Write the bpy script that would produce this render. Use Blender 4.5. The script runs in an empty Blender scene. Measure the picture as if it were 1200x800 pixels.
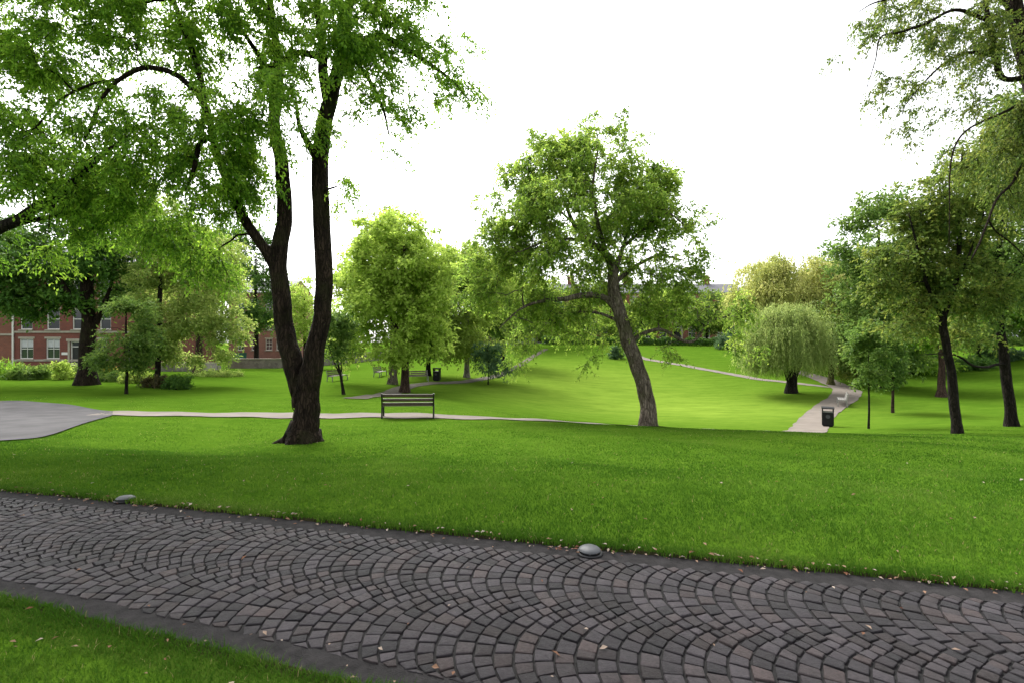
import bpy, bmesh, math
import numpy as np
from mathutils import Vector, Matrix, noise

F, CZ = 567.0, 1.6                      # focal length in photo pixels (1200 wide), eye height in metres
scene = bpy.context.scene
col = scene.collection
R = math.radians

def P(px, py, D):
    return np.array([(px - 600) / F * D, D, CZ - (py - 400) / F * D])

# ------------------------------------------------------------------ tagging
def tag(o, label=None, cat=None, group=None, kind=None):
    if label: o['label'] = label
    if cat: o['category'] = cat
    if group: o['group'] = group
    if kind: o['kind'] = kind
    return o

def empty(name, loc, rz=0.0):
    o = bpy.data.objects.new(name, None)
    o.empty_display_size = 0.3
    col.objects.link(o)
    o.location = tuple(float(c) for c in loc); o.rotation_euler = (0, 0, rz)
    return o

def copy_tree(o, parent=None):
    c = o.copy(); col.objects.link(c); c.parent = parent
    for ch in list(o.children):
        copy_tree(ch, c)
    return c

# ------------------------------------------------------------------ materials
def new_mat(name):
    m = bpy.data.materials.new(name); m.use_nodes = True
    nt = m.node_tree
    return m, nt, nt.nodes.get('Principled BSDF'), nt.nodes.get('Material Output')

def N(nt, kind, **kw):
    n = nt.nodes.new(kind)
    for k, v in kw.items():
        if k in n.inputs: n.inputs[k].default_value = v
        else: setattr(n, k, v)
    return n

def ramp(nt, fac, stops):
    n = nt.nodes.new('ShaderNodeValToRGB')
    cr = n.color_ramp
    while len(cr.elements) < len(stops): cr.elements.new(0.5)
    for e, (p, c) in zip(cr.elements, stops):
        e.position = p; e.color = (*c, 1)
    nt.links.new(fac, n.inputs['Fac'])
    return n.outputs['Color']

def noise_tex(nt, vec, scale, detail=4, rough=0.55):
    n = N(nt, 'ShaderNodeTexNoise'); n.inputs['Scale'].default_value = scale
    n.inputs['Detail'].default_value = detail; n.inputs['Roughness'].default_value = rough
    if vec is not None: nt.links.new(vec, n.inputs['Vector'])
    return n.outputs['Fac']

def mixc(nt, a, b, fac, mode='MIX'):
    n = nt.nodes.new('ShaderNodeMix'); n.data_type = 'RGBA'; n.blend_type = mode
    for sock, v in ((n.inputs[0], fac), (n.inputs[6], a), (n.inputs[7], b)):
        if hasattr(v, 'links') or isinstance(v, bpy.types.NodeSocket): nt.links.new(v, sock)
        elif isinstance(v, (int, float)): sock.default_value = v
        else: sock.default_value = (*v, 1)
    return n.outputs[2]

def bump(nt, b, height, strength, dist):
    n = N(nt, 'ShaderNodeBump'); n.inputs['Strength'].default_value = strength
    n.inputs['Distance'].default_value = dist
    nt.links.new(height, n.inputs['Height']); nt.links.new(n.outputs['Normal'], b.inputs['Normal'])

def coords(nt, which='Object'):
    return N(nt, 'ShaderNodeTexCoord').outputs[which]

def plain(name, c, rough=0.6, metal=0.0, var=0.12, scale=6.0, bumps=0.0, spec=.4):
    m, nt, b, out = new_mat(name)
    f = noise_tex(nt, coords(nt), scale, 5)
    lo = tuple(x * (1 - var) for x in c); hi = tuple(min(1, x * (1 + var)) for x in c)
    nt.links.new(ramp(nt, f, [(0.3, lo), (0.7, hi)]), b.inputs['Base Color'])
    b.inputs['Roughness'].default_value = rough; b.inputs['Metallic'].default_value = metal; b.inputs['Specular IOR Level'].default_value = spec
    if bumps: bump(nt, b, noise_tex(nt, coords(nt), scale * 8, 4), bumps, 0.01)
    return m

def leaf_mat(name, dark, mid, light, trans=0.42, rough=0.5, gain=2.0, spec=.15):
    dark, mid, light = [(min(.7, c[0] * gain), min(.75, c[1] * gain), c[2] * (1 + (gain - 1) * .35)) for c in (dark, mid, light)]
    m, nt, b, out = new_mat(name)
    a = N(nt, 'ShaderNodeAttribute'); a.attribute_name = 'tone'
    c = ramp(nt, a.outputs['Fac'], [(0.0, dark), (0.5, mid), (1.0, light)])
    nt.links.new(c, b.inputs['Base Color']); b.inputs['Roughness'].default_value = rough
    b.inputs['Specular IOR Level'].default_value = spec
    t = N(nt, 'ShaderNodeBsdfTranslucent')
    hs = N(nt, 'ShaderNodeHueSaturation'); hs.inputs['Value'].default_value = 1.5; hs.inputs['Hue'].default_value = 0.49
    nt.links.new(c, hs.inputs['Color']); nt.links.new(hs.outputs['Color'], t.inputs['Color'])
    mx = N(nt, 'ShaderNodeMixShader'); mx.inputs[0].default_value = trans
    nt.links.new(b.outputs[0], mx.inputs[1]); nt.links.new(t.outputs[0], mx.inputs[2])
    nt.links.new(mx.outputs[0], out.inputs['Surface'])
    return m

def bark_mat(name, dark, light, moss=None, zscale=0.22, scale=9, strength=0.9):
    m, nt, b, out = new_mat(name)
    mp = N(nt, 'ShaderNodeMapping'); mp.inputs['Scale'].default_value = (1, 1, zscale)
    nt.links.new(coords(nt), mp.inputs['Vector'])
    f = noise_tex(nt, mp.outputs[0], scale, 8, 0.65)
    f2 = noise_tex(nt, coords(nt), 1.7, 4)
    mv = N(nt, 'ShaderNodeMapping'); mv.inputs['Scale'].default_value = (scale * 1.9, scale * 1.9, scale * .34)
    dv = N(nt, 'ShaderNodeVectorMath'); dv.operation = 'SCALE'; dv.inputs[3].default_value = .12
    nn = N(nt, 'ShaderNodeTexNoise'); nn.inputs['Scale'].default_value = 5; nt.links.new(coords(nt), nn.inputs['Vector']); nt.links.new(nn.outputs['Color'], dv.inputs[0])
    av = N(nt, 'ShaderNodeVectorMath'); nt.links.new(coords(nt), av.inputs[0]); nt.links.new(dv.outputs[0], av.inputs[1])
    nt.links.new(av.outputs[0], mv.inputs['Vector'])
    vo = N(nt, 'ShaderNodeTexVoronoi'); vo.feature = 'DISTANCE_TO_EDGE'; vo.inputs['Scale'].default_value = 1; nt.links.new(mv.outputs[0], vo.inputs['Vector'])
    ridge = ramp(nt, vo.outputs['Distance'], [(0.0, (.25, .25, .25)), (.22, (1, 1, 1))])
    c = ramp(nt, f, [(0.36, dark), (0.66, light)])
    c = mixc(nt, c, ridge, .8, 'MULTIPLY')
    if moss:
        k = ramp(nt, f2, [(0.5, (0, 0, 0)), (0.68, (0.7, 0.7, 0.7))])
        c = mixc(nt, c, moss, k)
    nt.links.new(c, b.inputs['Base Color']); b.inputs['Roughness'].default_value = 0.95; b.inputs['Specular IOR Level'].default_value = .1
    hm = N(nt, 'ShaderNodeMath'); hm.operation = 'MULTIPLY'; nt.links.new(f, hm.inputs[0]); nt.links.new(ridge, hm.inputs[1])
    bump(nt, b, hm.outputs[0], strength, 0.09)
    return m

# ------------------------------------------------------------------ raw mesh building
def mk_mesh(name, V, polys, mats, attr=None, smooth=False, matidx=None):
    """polys: list of (n,k) int arrays"""
    me = bpy.data.meshes.new(name)
    V = np.asarray(V, np.float32)
    me.vertices.add(len(V)); me.vertices.foreach_set('co', V.ravel())
    loops = np.concatenate([p.ravel() for p in polys]).astype(np.int32)
    tot = np.concatenate([np.full(len(p), p.shape[1], np.int32) for p in polys])
    start = np.concatenate([[0], np.cumsum(tot)[:-1]]).astype(np.int32)
    me.loops.add(len(loops)); me.loops.foreach_set('vertex_index', loops)
    me.polygons.add(len(tot)); me.polygons.foreach_set('loop_start', start)
    me.polygons.foreach_set('loop_total', tot)
    for m in (mats if isinstance(mats, (list, tuple)) else [mats]): me.materials.append(m)
    if matidx is not None: me.polygons.foreach_set('material_index', np.asarray(matidx, np.int32))
    me.polygons.foreach_set('use_smooth', np.full(len(tot), bool(smooth)))
    if attr is not None:
        for k, a in attr.items():
            at = me.attributes.new(k, 'FLOAT', 'POINT'); at.data.foreach_set('value', np.asarray(a, np.float32))
    me.update(calc_edges=True); me.validate()
    return me

def mk_obj(name, me, parent=None):
    o = bpy.data.objects.new(name, me); col.objects.link(o)
    if parent: o.parent = parent
    return o

class MB:
    """collects boxes, bars, tubes and lathes, then links them as ONE mesh"""
    def __init__(s): s.bm = bmesh.new()
    def box(s, c, d, rot=None, bev=0.0):
        M = Matrix.Translation(Vector(c)) @ (rot.to_4x4() if rot is not None else Matrix()) @ Matrix.Diagonal((*d, 1))
        r = bmesh.ops.create_cube(s.bm, size=1, matrix=M)
        if bev > 0:
            ed = list({e for v in r['verts'] for e in v.link_edges})
            bmesh.ops.bevel(s.bm, geom=ed, offset=bev, segments=2, affect='EDGES', clamp_overlap=True)
        return s
    def bar(s, a, b, w, t, bev=0.0):
        a, b = Vector(a), Vector(b); d = b - a
        return s.box((a + b) / 2, (w, t, d.length), d.to_track_quat('Z', 'Y').to_matrix(), bev)
    def cyl(s, a, b, r1, r2=None, seg=16):
        a, b = Vector(a), Vector(b); d = b - a
        M = Matrix.Translation((a + b) / 2) @ d.to_track_quat('Z', 'Y').to_matrix().to_4x4()
        bmesh.ops.create_cone(s.bm, cap_ends=True, segments=seg, radius1=r1, radius2=r1 if r2 is None else r2, depth=d.length, matrix=M)
        return s
    def lathe(s, prof, seg=32, c=(0, 0, 0)):
        rings = []
        for r, z in prof:
            if r < 1e-5: rings.append([s.bm.verts.new((c[0], c[1], c[2] + z))])
            else: rings.append([s.bm.verts.new((c[0] + r * math.cos(2 * math.pi * k / seg), c[1] + r * math.sin(2 * math.pi * k / seg), c[2] + z)) for k in range(seg)])
        for A, B in zip(rings, rings[1:]):
            for k in range(seg):
                a = [A[k % len(A)], A[(k + 1) % seg % len(A)], B[(k + 1) % seg % len(B)], B[k % len(B)]]
                u = []
                for v in a:
                    if v not in u: u.append(v)
                if len(u) > 2: s.bm.faces.new(u)
        return s
    def prism(s, prof, x0, x1):
        """profile of (y,z) points swept along x"""
        A = [s.bm.verts.new((x0, y, z)) for y, z in prof]; B = [s.bm.verts.new((x1, y, z)) for y, z in prof]
        n = len(prof)
        for k in range(n): s.bm.faces.new((A[k], A[(k + 1) % n], B[(k + 1) % n], B[k]))
        s.bm.faces.new(A[::-1]); s.bm.faces.new(B)
        return s
    def build(s, name, mat, parent=None, smooth=False):
        bmesh.ops.recalc_face_normals(s.bm, faces=s.bm.faces)
        me = bpy.data.meshes.new(name); s.bm.to_mesh(me); s.bm.free()
        me.materials.append(mat)
        if smooth:
            me.polygons.foreach_set('use_smooth', np.ones(len(me.polygons), bool))
            try: me.set_sharp_from_angle(angle=R(35))
            except Exception: pass
        return mk_obj(name, me, parent)

# ------------------------------------------------------------------ terrain
EU = np.array([0.9723, -0.2339]); EV = np.array([0.2339, 0.9723])
V_NEAR, V_FAR = 2.10, 3.79              # lawn edges of the cobbled path, across the path
def vn(u):                               # the near lawn edge runs slightly askew to the far one
    return 2.025 + .0625 * (-1.11 - np.clip(u, -7, 2))
CTRL = [  # photo column, photo row, metres away
    (-300, 575, 8), (-300, 500, 16), (-300, 470, 22), (-300, 434, 46),
    (0, 523, 9), (0, 497, 13), (0, 471, 19), (0, 450, 29), (0, 433, 46), (0, 428, 60),
    (130, 487, 16.5), (130, 463, 23), (130, 448, 32), (130, 432, 47), (200, 530, 10), (60, 535, 8.4),
    (352, 517, 10.6), (350, 488, 17), (350, 467, 22), (350, 457, 30), (350, 434, 56), (340, 430, 70),
    (480, 490, 16.7), (470, 467, 22), (474, 460, 31), (500, 440, 42), (480, 430, 58), (480, 416, 78),
    (600, 520, 10), (600, 492, 17), (600, 478, 25), (600, 457, 36), (600, 434, 50), (600, 406, 76),
    (700, 530, 9), (700, 500, 14), (700, 496.5, 18), (700, 495, 22), (700, 484, 30), (700, 450, 44), (700, 424, 60), (700, 404, 78),
    (850, 535, 8.5), (850, 505, 13), (850, 504, 16), (850, 501, 23), (850, 486, 30), (850, 460, 40), (850, 436, 52), (850, 408, 74),
    (950, 509.5, 12), (950, 510, 16), (950, 509, 21), (960, 499, 25.5), (927, 460, 38), (985, 470, 34), (1000, 460, 37.5), (975, 450, 43), (940, 437, 50), (950, 410, 70),
    (1122, 508, 19), (1120, 510, 12), (1105, 465, 36), (1100, 440, 46), (1100, 410, 64),
    (1186, 499, 21), (1190, 513, 12), (1190, 462, 34), (1190, 408, 60),
    (1400, 520, 12), (1400, 485, 25), (1400, 408, 58), (1100, 562, 6.2), (700, 566, 6.0), (250, 568, 6.4), (1300, 565, 6.2),
    (-300, 405, 130), (200, 405, 130), (600, 397, 120), (900, 396, 120), (1300, 395, 120),
]
_c = np.array([P(*q) for q in CTRL]); _cx, _cz = _c[:, :2] / 20.0, _c[:, 2]
def _U(r2): return 0.5 * r2 * np.log(np.maximum(r2, 1e-9))
_n = len(_cx)
_K = _U(((_cx[:, None] - _cx[None]) ** 2).sum(-1)) + 0.003 * np.eye(_n)
_Q = np.c_[np.ones(_n), _cx]
_A = np.block([[_K, _Q], [_Q.T, np.zeros((3, 3))]])
_w = np.linalg.solve(_A, np.r_[_cz, np.zeros(3)])
def _tps(x, y):
    q = np.stack([x, y], -1) / 20.0
    out = np.empty(q.shape[:-1]); flat = q.reshape(-1, 2); o = out.reshape(-1)
    for i in range(0, len(flat), 20000):
        f = flat[i:i + 20000]
        o[i:i + 20000] = _U(((f[:, None] - _cx[None]) ** 2).sum(-1)) @ _w[:_n] + _w[_n] + f @ _w[_n + 1:]
    return out
def sstep(a, b, x):
    t = np.clip((x - a) / (b - a), 0, 1); return t * t * (3 - 2 * t)
def ground(x, y):
    x = np.asarray(x, float); y = np.asarray(y, float)
    xc = np.clip(x, -95, 105); yc = np.clip(y, 2, 135)
    far = sstep(0, 60, np.hypot(x - xc, y - yc))
    v = EV[0] * x + EV[1] * y
    z = np.clip(_tps(xc, yc), -4.5, 3.0) * (1 - far) + 0.4 * far
    z = z * sstep(3.9, 8.0, v)
    und = 0.02 * np.sin(x * 1.3 + 0.7 * np.sin(y * .9)) * np.sin(y * 1.1 + 1.3) + 0.012 * np.sin(x * 2.9 + y * 1.7)
    return z + und * sstep(4.5, 8, v)
def gz(x, y): return float(ground(np.array([x]), np.array([y]))[0])
def G(px, D, dz=0.0):
    x = (px - 600) / F * D
    return np.array([x, D, gz(x, D) + dz])
def row_of(p): return 400 + (CZ - p[2]) * F / p[1]
def GY(px, py, dmin=8.0, dmax=110.0):
    """ground point seen at a photo pixel"""
    D = np.arange(dmin, dmax, 0.1)
    x = (px - 600) / F * D
    rows = 400 + (CZ - ground(x, D)) * F / D
    below = np.nonzero(rows <= py)[0]
    i = below[0] if len(below) else np.argmin(abs(rows - py))
    return np.array([x[i], D[i], ground(x[i:i + 1], D[i:i + 1])[0]])

def grid_axis(lo, hi, s0, g, extra=()):
    a = [0.0]
    while a[-1] < hi: a.append(a[-1] + s0 + g * a[-1])
    b = [0.0]
    while b[-1] > lo: b.append(b[-1] - s0 + g * b[-1])
    c = sorted(set(b[1:]) | set(a))
    c = [q for q in c if all(abs(q - e) > 0.02 for e in extra)] + list(extra)
    return np.array(sorted(c))

def build_ground():
    u = grid_axis(-420, 420, 0.16, 0.02)
    v = grid_axis(-60, 480, 0.14, 0.021, (V_NEAR - .25, V_NEAR - .09, V_NEAR - .004, V_NEAR + .012, V_FAR - .012, V_FAR + .004, V_FAR + .09, V_FAR + .25))
    Uu, Vv = np.meshgrid(u, v)
    Vw = Vv + (vn(Uu) - V_NEAR) * np.clip(1 - np.abs(Vv - V_NEAR) / 1.2, 0, 1)
    X = EU[0] * Uu + EV[0] * Vw; Y = EU[1] * Uu + EV[1] * Vw
    Z = ground(X, Y)
    inpath = (Vv > V_NEAR) & (Vv < V_FAR)
    Z = np.where(inpath, -0.07, Z + np.where(Vv < 6, 0.012, 0.012))
    nu, nv = len(u), len(v)
    idx = np.arange(nu * nv).reshape(nv, nu)
    q = np.stack([idx[:-1, :-1], idx[:-1, 1:], idx[1:, 1:], idx[1:, :-1]], -1).reshape(-1, 4)
    dry = np.exp(-(((X - 7) / 13) ** 2 + ((Y - 44) / 17) ** 2)) + 0.7 * np.exp(-(((X - 14) / 8) ** 2 + ((Y - 32) / 5) ** 2))
    soil = np.where((Vv < V_FAR + .09) & (Vv > V_NEAR - .09), 1.0, 0.0) + np.where((Vv < V_FAR + .25) & (Vv > V_NEAR - .25), .35, 0.0)
    me = mk_mesh('lawn', np.stack([X, Y, Z], -1).reshape(-1, 3), [q], M_LAWN, {'dry': dry.ravel(), 'soil': np.clip(soil, 0, 1).ravel()}, True)
    return tag(mk_obj('lawn', me), kind='structure')

m, nt, b, out = new_mat('lawn_grass')
oc = coords(nt)
f1 = noise_tex(nt, oc, 0.35, 5, .6); f2 = noise_tex(nt, oc, 2.2, 5, .65); f3 = noise_tex(nt, oc, 45, 3, .7)
mp = N(nt, 'ShaderNodeMapping'); mp.inputs['Scale'].default_value = (0.5, 1.6, 1); nt.links.new(oc, mp.inputs['Vector'])
f4 = noise_tex(nt, mp.outputs[0], 0.9, 6, .7)
c = ramp(nt, f2, [(.3, (.044, .090, .009)), (.52, (.056, .110, .012)), (.75, (.080, .134, .018))])
c = mixc(nt, c, ramp(nt, f4, [(.35, (.043, .105, .004)), (.65, (.086, .160, .010))]), .45)
c = mixc(nt, c, ramp(nt, f3, [(.3, (.45, .5, .45)), (.7, (1, 1, 1))]), .6, 'MULTIPLY')
at = N(nt, 'ShaderNodeAttribute'); at.attribute_name = 'dry'
mu = N(nt, 'ShaderNodeMath'); mu.operation = 'MULTIPLY'
nt.links.new(at.outputs['Fac'], mu.inputs[0]); nt.links.new(ramp(nt, f4, [(.3, (.3, .3, .3)), (.7, (.75, .75, .75))]), mu.inputs[1])
c = mixc(nt, c, (.155, .226, .030), mu.outputs[0])
so_ = N(nt, 'ShaderNodeAttribute'); so_.attribute_name = 'soil'
c = mixc(nt, c, (.022, .020, .010), so_.outputs['Fac'])
nt.links.new(c, b.inputs['Base Color']); b.inputs['Roughness'].default_value = .85
b.inputs['Specular IOR Level'].default_value = .0
bump(nt, b, f3, .5, .03)
M_LAWN = m
M_TARMAC = plain('worn_tarmac', (.021, .0195, .0195), .95, var=.45, scale=14, bumps=.8, spec=.15)
M_ASPHALT = plain('pale_asphalt', (.044, .042, .0435), .92, var=.38, scale=1.2, bumps=.3, spec=.2)
M_PATH = plain('pale_path', (.138, .118, .100), .95, var=.16, scale=1.5, bumps=.2, spec=.2)
M_EARTH = plain('trodden_path', (.085, .075, .058), .95, var=.25, scale=1.5, spec=.1)
M_ROAD = plain('road_asphalt', (.06, .06, .062), .85, var=.2, scale=2)
build_ground()

# ------------------------------------------------------------------ cobbled path
def uvw(u, v, z): return np.stack([EU[0] * u + EV[0] * v, EU[1] * u + EV[1] * v, z], -1)

def build_cobbles():
    rng = np.random.default_rng(5)
    W, vals = 0.75, 2.87
    pitch = 0.105; R0 = (W / 2) / math.sin(R(52))
    half_lo = 0; half = math.asin(min(.93, (W / 2 + .5 * pitch * .49) / R0))
    dens = np.linspace(-half, half, 200); cum = np.r_[0, np.cumsum(1 / (.30 + .70 * np.cos(dens)))][:-1]; cum /= cum[-1]
    allv, quads, tris, tone, hue = [], [], [], [], []
    base = 0
    for ci, vc in enumerate((vals - W / 2, vals + W / 2)):
        ks = np.arange(int(-11.5 / pitch), int(8 / pitch))
        off = .5 * pitch * ci
        for k in ks:
            nst = 11 if rng.random() < .4 else 10
            f = np.linspace(0, 1, nst + 1); f[1:-1] += rng.uniform(-.16, .16, nst - 1) / nst
            cuts = np.interp(f, cum, dens)
            w0, w1 = rng.normal(0, .0035, 2)
            for a, b2 in zip(cuts[:-1], cuts[1:]):
                def pt(ph, kk):
                    return np.array([kk * pitch + off - R0 * math.cos(ph), vc + R0 * math.sin(ph)])
                def nx(ph):
                    return math.asin(math.sin(ph) * (1 - pitch * math.cos(ph) / R0))
                C = np.array([pt(a, k + w0), pt(b2, k + w0), pt(nx(b2), k + 1 + w1), pt(nx(a), k + 1 + w1)])
                C[:, 1] = np.clip(C[:, 1], vn(C[:, 0]) + .15 + .006 * math.sin(k * .9), 3.632 + .006 * math.sin(k * 1.3))
                if np.ptp(C[:, 1]) < .035: continue
                cen = C.mean(0)
                ed = np.linalg.norm(np.roll(C, -1, 0) - C, axis=1)
                if ed.min() < .012: continue
                sc = 1 - (0.0088 + rng.uniform(0, .0045)) / max(ed.mean(), .03)
                C = cen + (C - cen) * sc + rng.normal(0, .0024, (4, 2))
                oct_ = []
                for j in range(4):
                    p0, p1 = C[j], C[(j + 1) % 4]
                    t = rng.uniform(.03, .085, 2)
                    oct_ += [p0 + (p1 - p0) * t[0], p1 + (p0 - p1) * t[1]]
                O = np.array(oct_)
                h = rng.normal(0, .0017); tilt = rng.normal(0, .016, 2)
                def zz(q, dz): return dz + h + (q - cen) @ tilt
                r1 = cen + (O - cen) * .965; r2 = cen + (O - cen) * .86
                ring0 = np.c_[O, np.full(8, -.05)]; ring1 = np.c_[O, zz(O, -.0060)]
                ring2 = np.c_[r1, zz(r1, -.0016)]; ring3 = np.c_[r2, zz(r2, .0) + rng.normal(0, .0008, 8)]
                ctr = np.array([[*cen, h + rng.normal(0, .001)]])
                vs = np.r_[ring0, ring1, ring2, ring3, ctr]
                allv.append(vs)
                j = np.arange(8); jn = (j + 1) % 8
                for r in range(3):
                    quads.append(np.stack([j + 8 * r, jn + 8 * r, jn + 8 * (r + 1), j + 8 * (r + 1)], -1) + base)
                tris.append(np.stack([j + 24, jn + 24, np.full(8, 32)], -1) + base)
                tone.append(np.full(33, rng.random())); hue.append(np.full(33, rng.random()))
                base += 33
    V = np.concatenate(allv)
    me = mk_mesh('cobbled_path', uvw(V[:, 0], V[:, 1], V[:, 2]), [np.concatenate(quads), np.concatenate(tris)], M_SETT,
                 {'tone': np.concatenate(tone), 'hue': np.concatenate(hue)}, True)
    try: me.set_sharp_from_angle(angle=R(50))
    except Exception: pass
    o = tag(mk_obj('cobbled_path', me), kind='structure')
    # bed sand between the setts and the tarmac edgings
    def strip(name, v0, v1, z, mat, wob=0.0, seed=0, nv=3):
        u = np.arange(-14, 11, .06); rr = np.random.default_rng(seed)
        w = wob * (np.sin(u * 3.1 + seed) + .6 * np.sin(u * 9.7) + .4 * rr.normal(0, 1, len(u)))
        rows = []
        for t in np.linspace(0, 1, nv):
            vv = v0 + (v1 - v0) * t + (w if t in (0.0,) else 0) + (vn(u) - V_NEAR if v1 < 2.3 else 0)
            rows.append(uvw(u, np.broadcast_to(vv, u.shape), np.full(len(u), z) + rr.normal(0, .0012, len(u))))
        n = len(u); idx = np.arange(n * nv).reshape(nv, n)
        q = np.stack([idx[:-1, :-1], idx[:-1, 1:], idx[1:, 1:], idx[1:, :-1]], -1).reshape(-1, 4)
        return tag(mk_obj(name, mk_mesh(name, np.concatenate(rows), [q], mat, None, True)), kind='structure')
    strip('path_bed', 2.05, 3.7, -.013, M_BED, 0, 1)
    strip('path_edging', 3.60, 3.80, -.006, M_TARMAC, .006, 2)
    strip('path_edging', 2.275, 2.085, -.006, M_TARMAC, .006, 3)

m, nt, b, out = new_mat('granite_setts')
oc = coords(nt)
at = N(nt, 'ShaderNodeAttribute'); at.attribute_name = 'tone'; ah = N(nt, 'ShaderNodeAttribute'); ah.attribute_name = 'hue'
c1 = ramp(nt, at.outputs['Fac'], [(0, (.0125, .0112, .0122)), (.5, (.0265, .0232, .0246)), (1, (.043, .0378, .0395))])
c2 = ramp(nt, ah.outputs['Fac'], [(.4, (1.0, .99, 1.06)), (.75, (1.06, .985, .97)), (1.0, (1.18, 1.01, .95))])
c = mixc(nt, c1, c2, 1.0, 'MULTIPLY')
fg = noise_tex(nt, oc, 34, 8, .78); fl = noise_tex(nt, oc, 9, 5, .6)
c = mixc(nt, c, ramp(nt, fg, [(.3, (.5, .5, .51)), (.7, (1.5, 1.48, 1.47))]), .85, 'MULTIPLY')
c = mixc(nt, c, ramp(nt, fl, [(.3, (.7, .7, .72)), (.7, (1.2, 1.18, 1.15))]), .6, 'MULTIPLY')
fs = noise_tex(nt, oc, 1.1, 6, .65)
c = mixc(nt, c, ramp(nt, fs, [(.32, (.62, .62, .60)), (.5, (1, 1, 1)), (.72, (1.18, 1.16, 1.16))]), .9, 'MULTIPLY')
nt.links.new(c, b.inputs['Base Color'])
rr_ = ramp(nt, fl, [(.3, (.42,) * 3), (.7, (.68,) * 3)]); nt.links.new(rr_, b.inputs['Roughness'])
b.inputs['Specular IOR Level'].default_value = .2
bump(nt, b, fg, 1.0, .012)
M_SETT = m
M_BED = plain('joint_grit', (.009, .0083, .008), .95, var=.4, scale=40, bumps=.4)
build_cobbles()

# ------------------------------------------------------------------ other paths
def drape_strip(name, left, right, mat, dz=.03, ncross=8, nlong=60):
    left, right = np.array(left, float), np.array(right, float)
    def resample(p):
        d = np.r_[0, np.cumsum(np.linalg.norm(np.diff(p, axis=0), axis=1))]; t = np.linspace(0, d[-1], nlong)
        return np.stack([np.interp(t, d, p[:, 0]), np.interp(t, d, p[:, 1])], -1)
    L, Rr = resample(left), resample(right)
    s = np.linspace(0, 1, ncross)[:, None, None]
    XY = L[None] * (1 - s) + Rr[None] * s
    Z = ground(XY[..., 0], XY[..., 1]) + .012 + dz
    Z[0] -= .0; idx = np.arange(ncross * nlong).reshape(ncross, nlong)
    q = np.stack([idx[:-1, :-1], idx[:-1, 1:], idx[1:, 1:], idx[1:, :-1]], -1).reshape(-1, 4)
    me = mk_mesh(name, np.concatenate([XY, Z[..., None]], -1).reshape(-1, 3), [q], mat, None, True)
    return tag(mk_obj(name, me), kind='structure')

def smooth_line(pts, n=120):
    pts = np.array(pts, float)
    d = np.r_[0, np.cumsum(np.linalg.norm(np.diff(pts, axis=0), axis=1))]
    t = np.linspace(0, d[-1], n); q = np.stack([np.interp(t, d, pts[:, k]) for k in range(pts.shape[1])], -1)
    for _ in range(6): q[1:-1] = .25 * q[:-2] + .5 * q[1:-1] + .25 * q[2:]
    return q

def path(name, pts, w, mat=None, n=120):
    c = smooth_line(pts, n); t = np.gradient(c[:, :2], axis=0); t /= np.linalg.norm(t, axis=1)[:, None]
    nrm = np.stack([-t[:, 1], t[:, 0]], -1)
    w = np.interp(np.linspace(0, 1, n), np.linspace(0, 1, len(w)), w)[:, None] if isinstance(w, (list, tuple)) else w
    rr = np.random.default_rng(len(pts)); 
    wob = (.05 * np.sin(np.arange(n) * .9) + rr.normal(0, .05, n))[:, None]
    return drape_strip(name, c[:, :2] + nrm * (w / 2 + wob * .5), c[:, :2] - nrm * (w / 2 + wob[::-1] * .5), mat or M_PATH, nlong=n)

def xy(px, D): return ((px - 600) / F * D, D)
drape_strip('asphalt_apron', [xy(-420, 7.2), xy(-150, 8.2), xy(0, 9.1), xy(60, 11.2), xy(110, 14.0), xy(132, 16.2)],
            [xy(-420, 21), xy(-150, 20), xy(0, 19.3), xy(60, 18.9), xy(110, 17.9), xy(132, 17.3)], M_ASPHALT, ncross=20)
path('bench_path', [xy(118, 16.8), xy(300, 16.9), xy(440, 17.2), xy(520, 17.2), xy(600, 17.3), xy(680, 17.0), xy(730, 17.6), xy(800, 19.2), xy(880, 20.5), xy(930, 22.0)], 1.25)
pb = [xy(930, 21.2), xy(945, 22.5), xy(949, 25), xy(957, 28.5), xy(972, 32), xy(990, 35.5), xy(994, 38.5), xy(985, 41.5), xy(965, 46), xy(940, 50.5), xy(915, 54), xy(880, 60)]
path('bowl_path', pb, [1.6, 1.6, 1.65, 1.75, 1.85, 1.9, 1.75, 1.5, 1.35, 1.3])
path('slope_path', [GY(735, 413, 40)[:2], GY(757, 421, 40)[:2], GY(800, 428, 40)[:2], GY(850, 437, 36)[:2], GY(885, 444, 36)[:2], GY(930, 449, 36)[:2], GY(975, 454, 36)[:2]], 1.1)
path('hollow_path', [GY(415, 467.5, 20)[:2], GY(440, 464, 22)[:2], GY(465, 456, 24)[:2], GY(490, 450, 26)[:2], GY(545, 448, 28)[:2], GY(580, 441, 30)[:2], GY(605, 430, 34)[:2], GY(622, 419, 38)[:2], GY(640, 409, 45)[:2]], [1.2, 1.2, 1.1, .9, .8, .7], M_EARTH)
drape_strip('street', [xy(520, 80), xy(700, 82), xy(900, 82), xy(1100, 72), xy(1400, 66)], [xy(520, 88), xy(700, 90), xy(900, 90), xy(1100, 80), xy(1400, 74)], M_ROAD)

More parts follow.
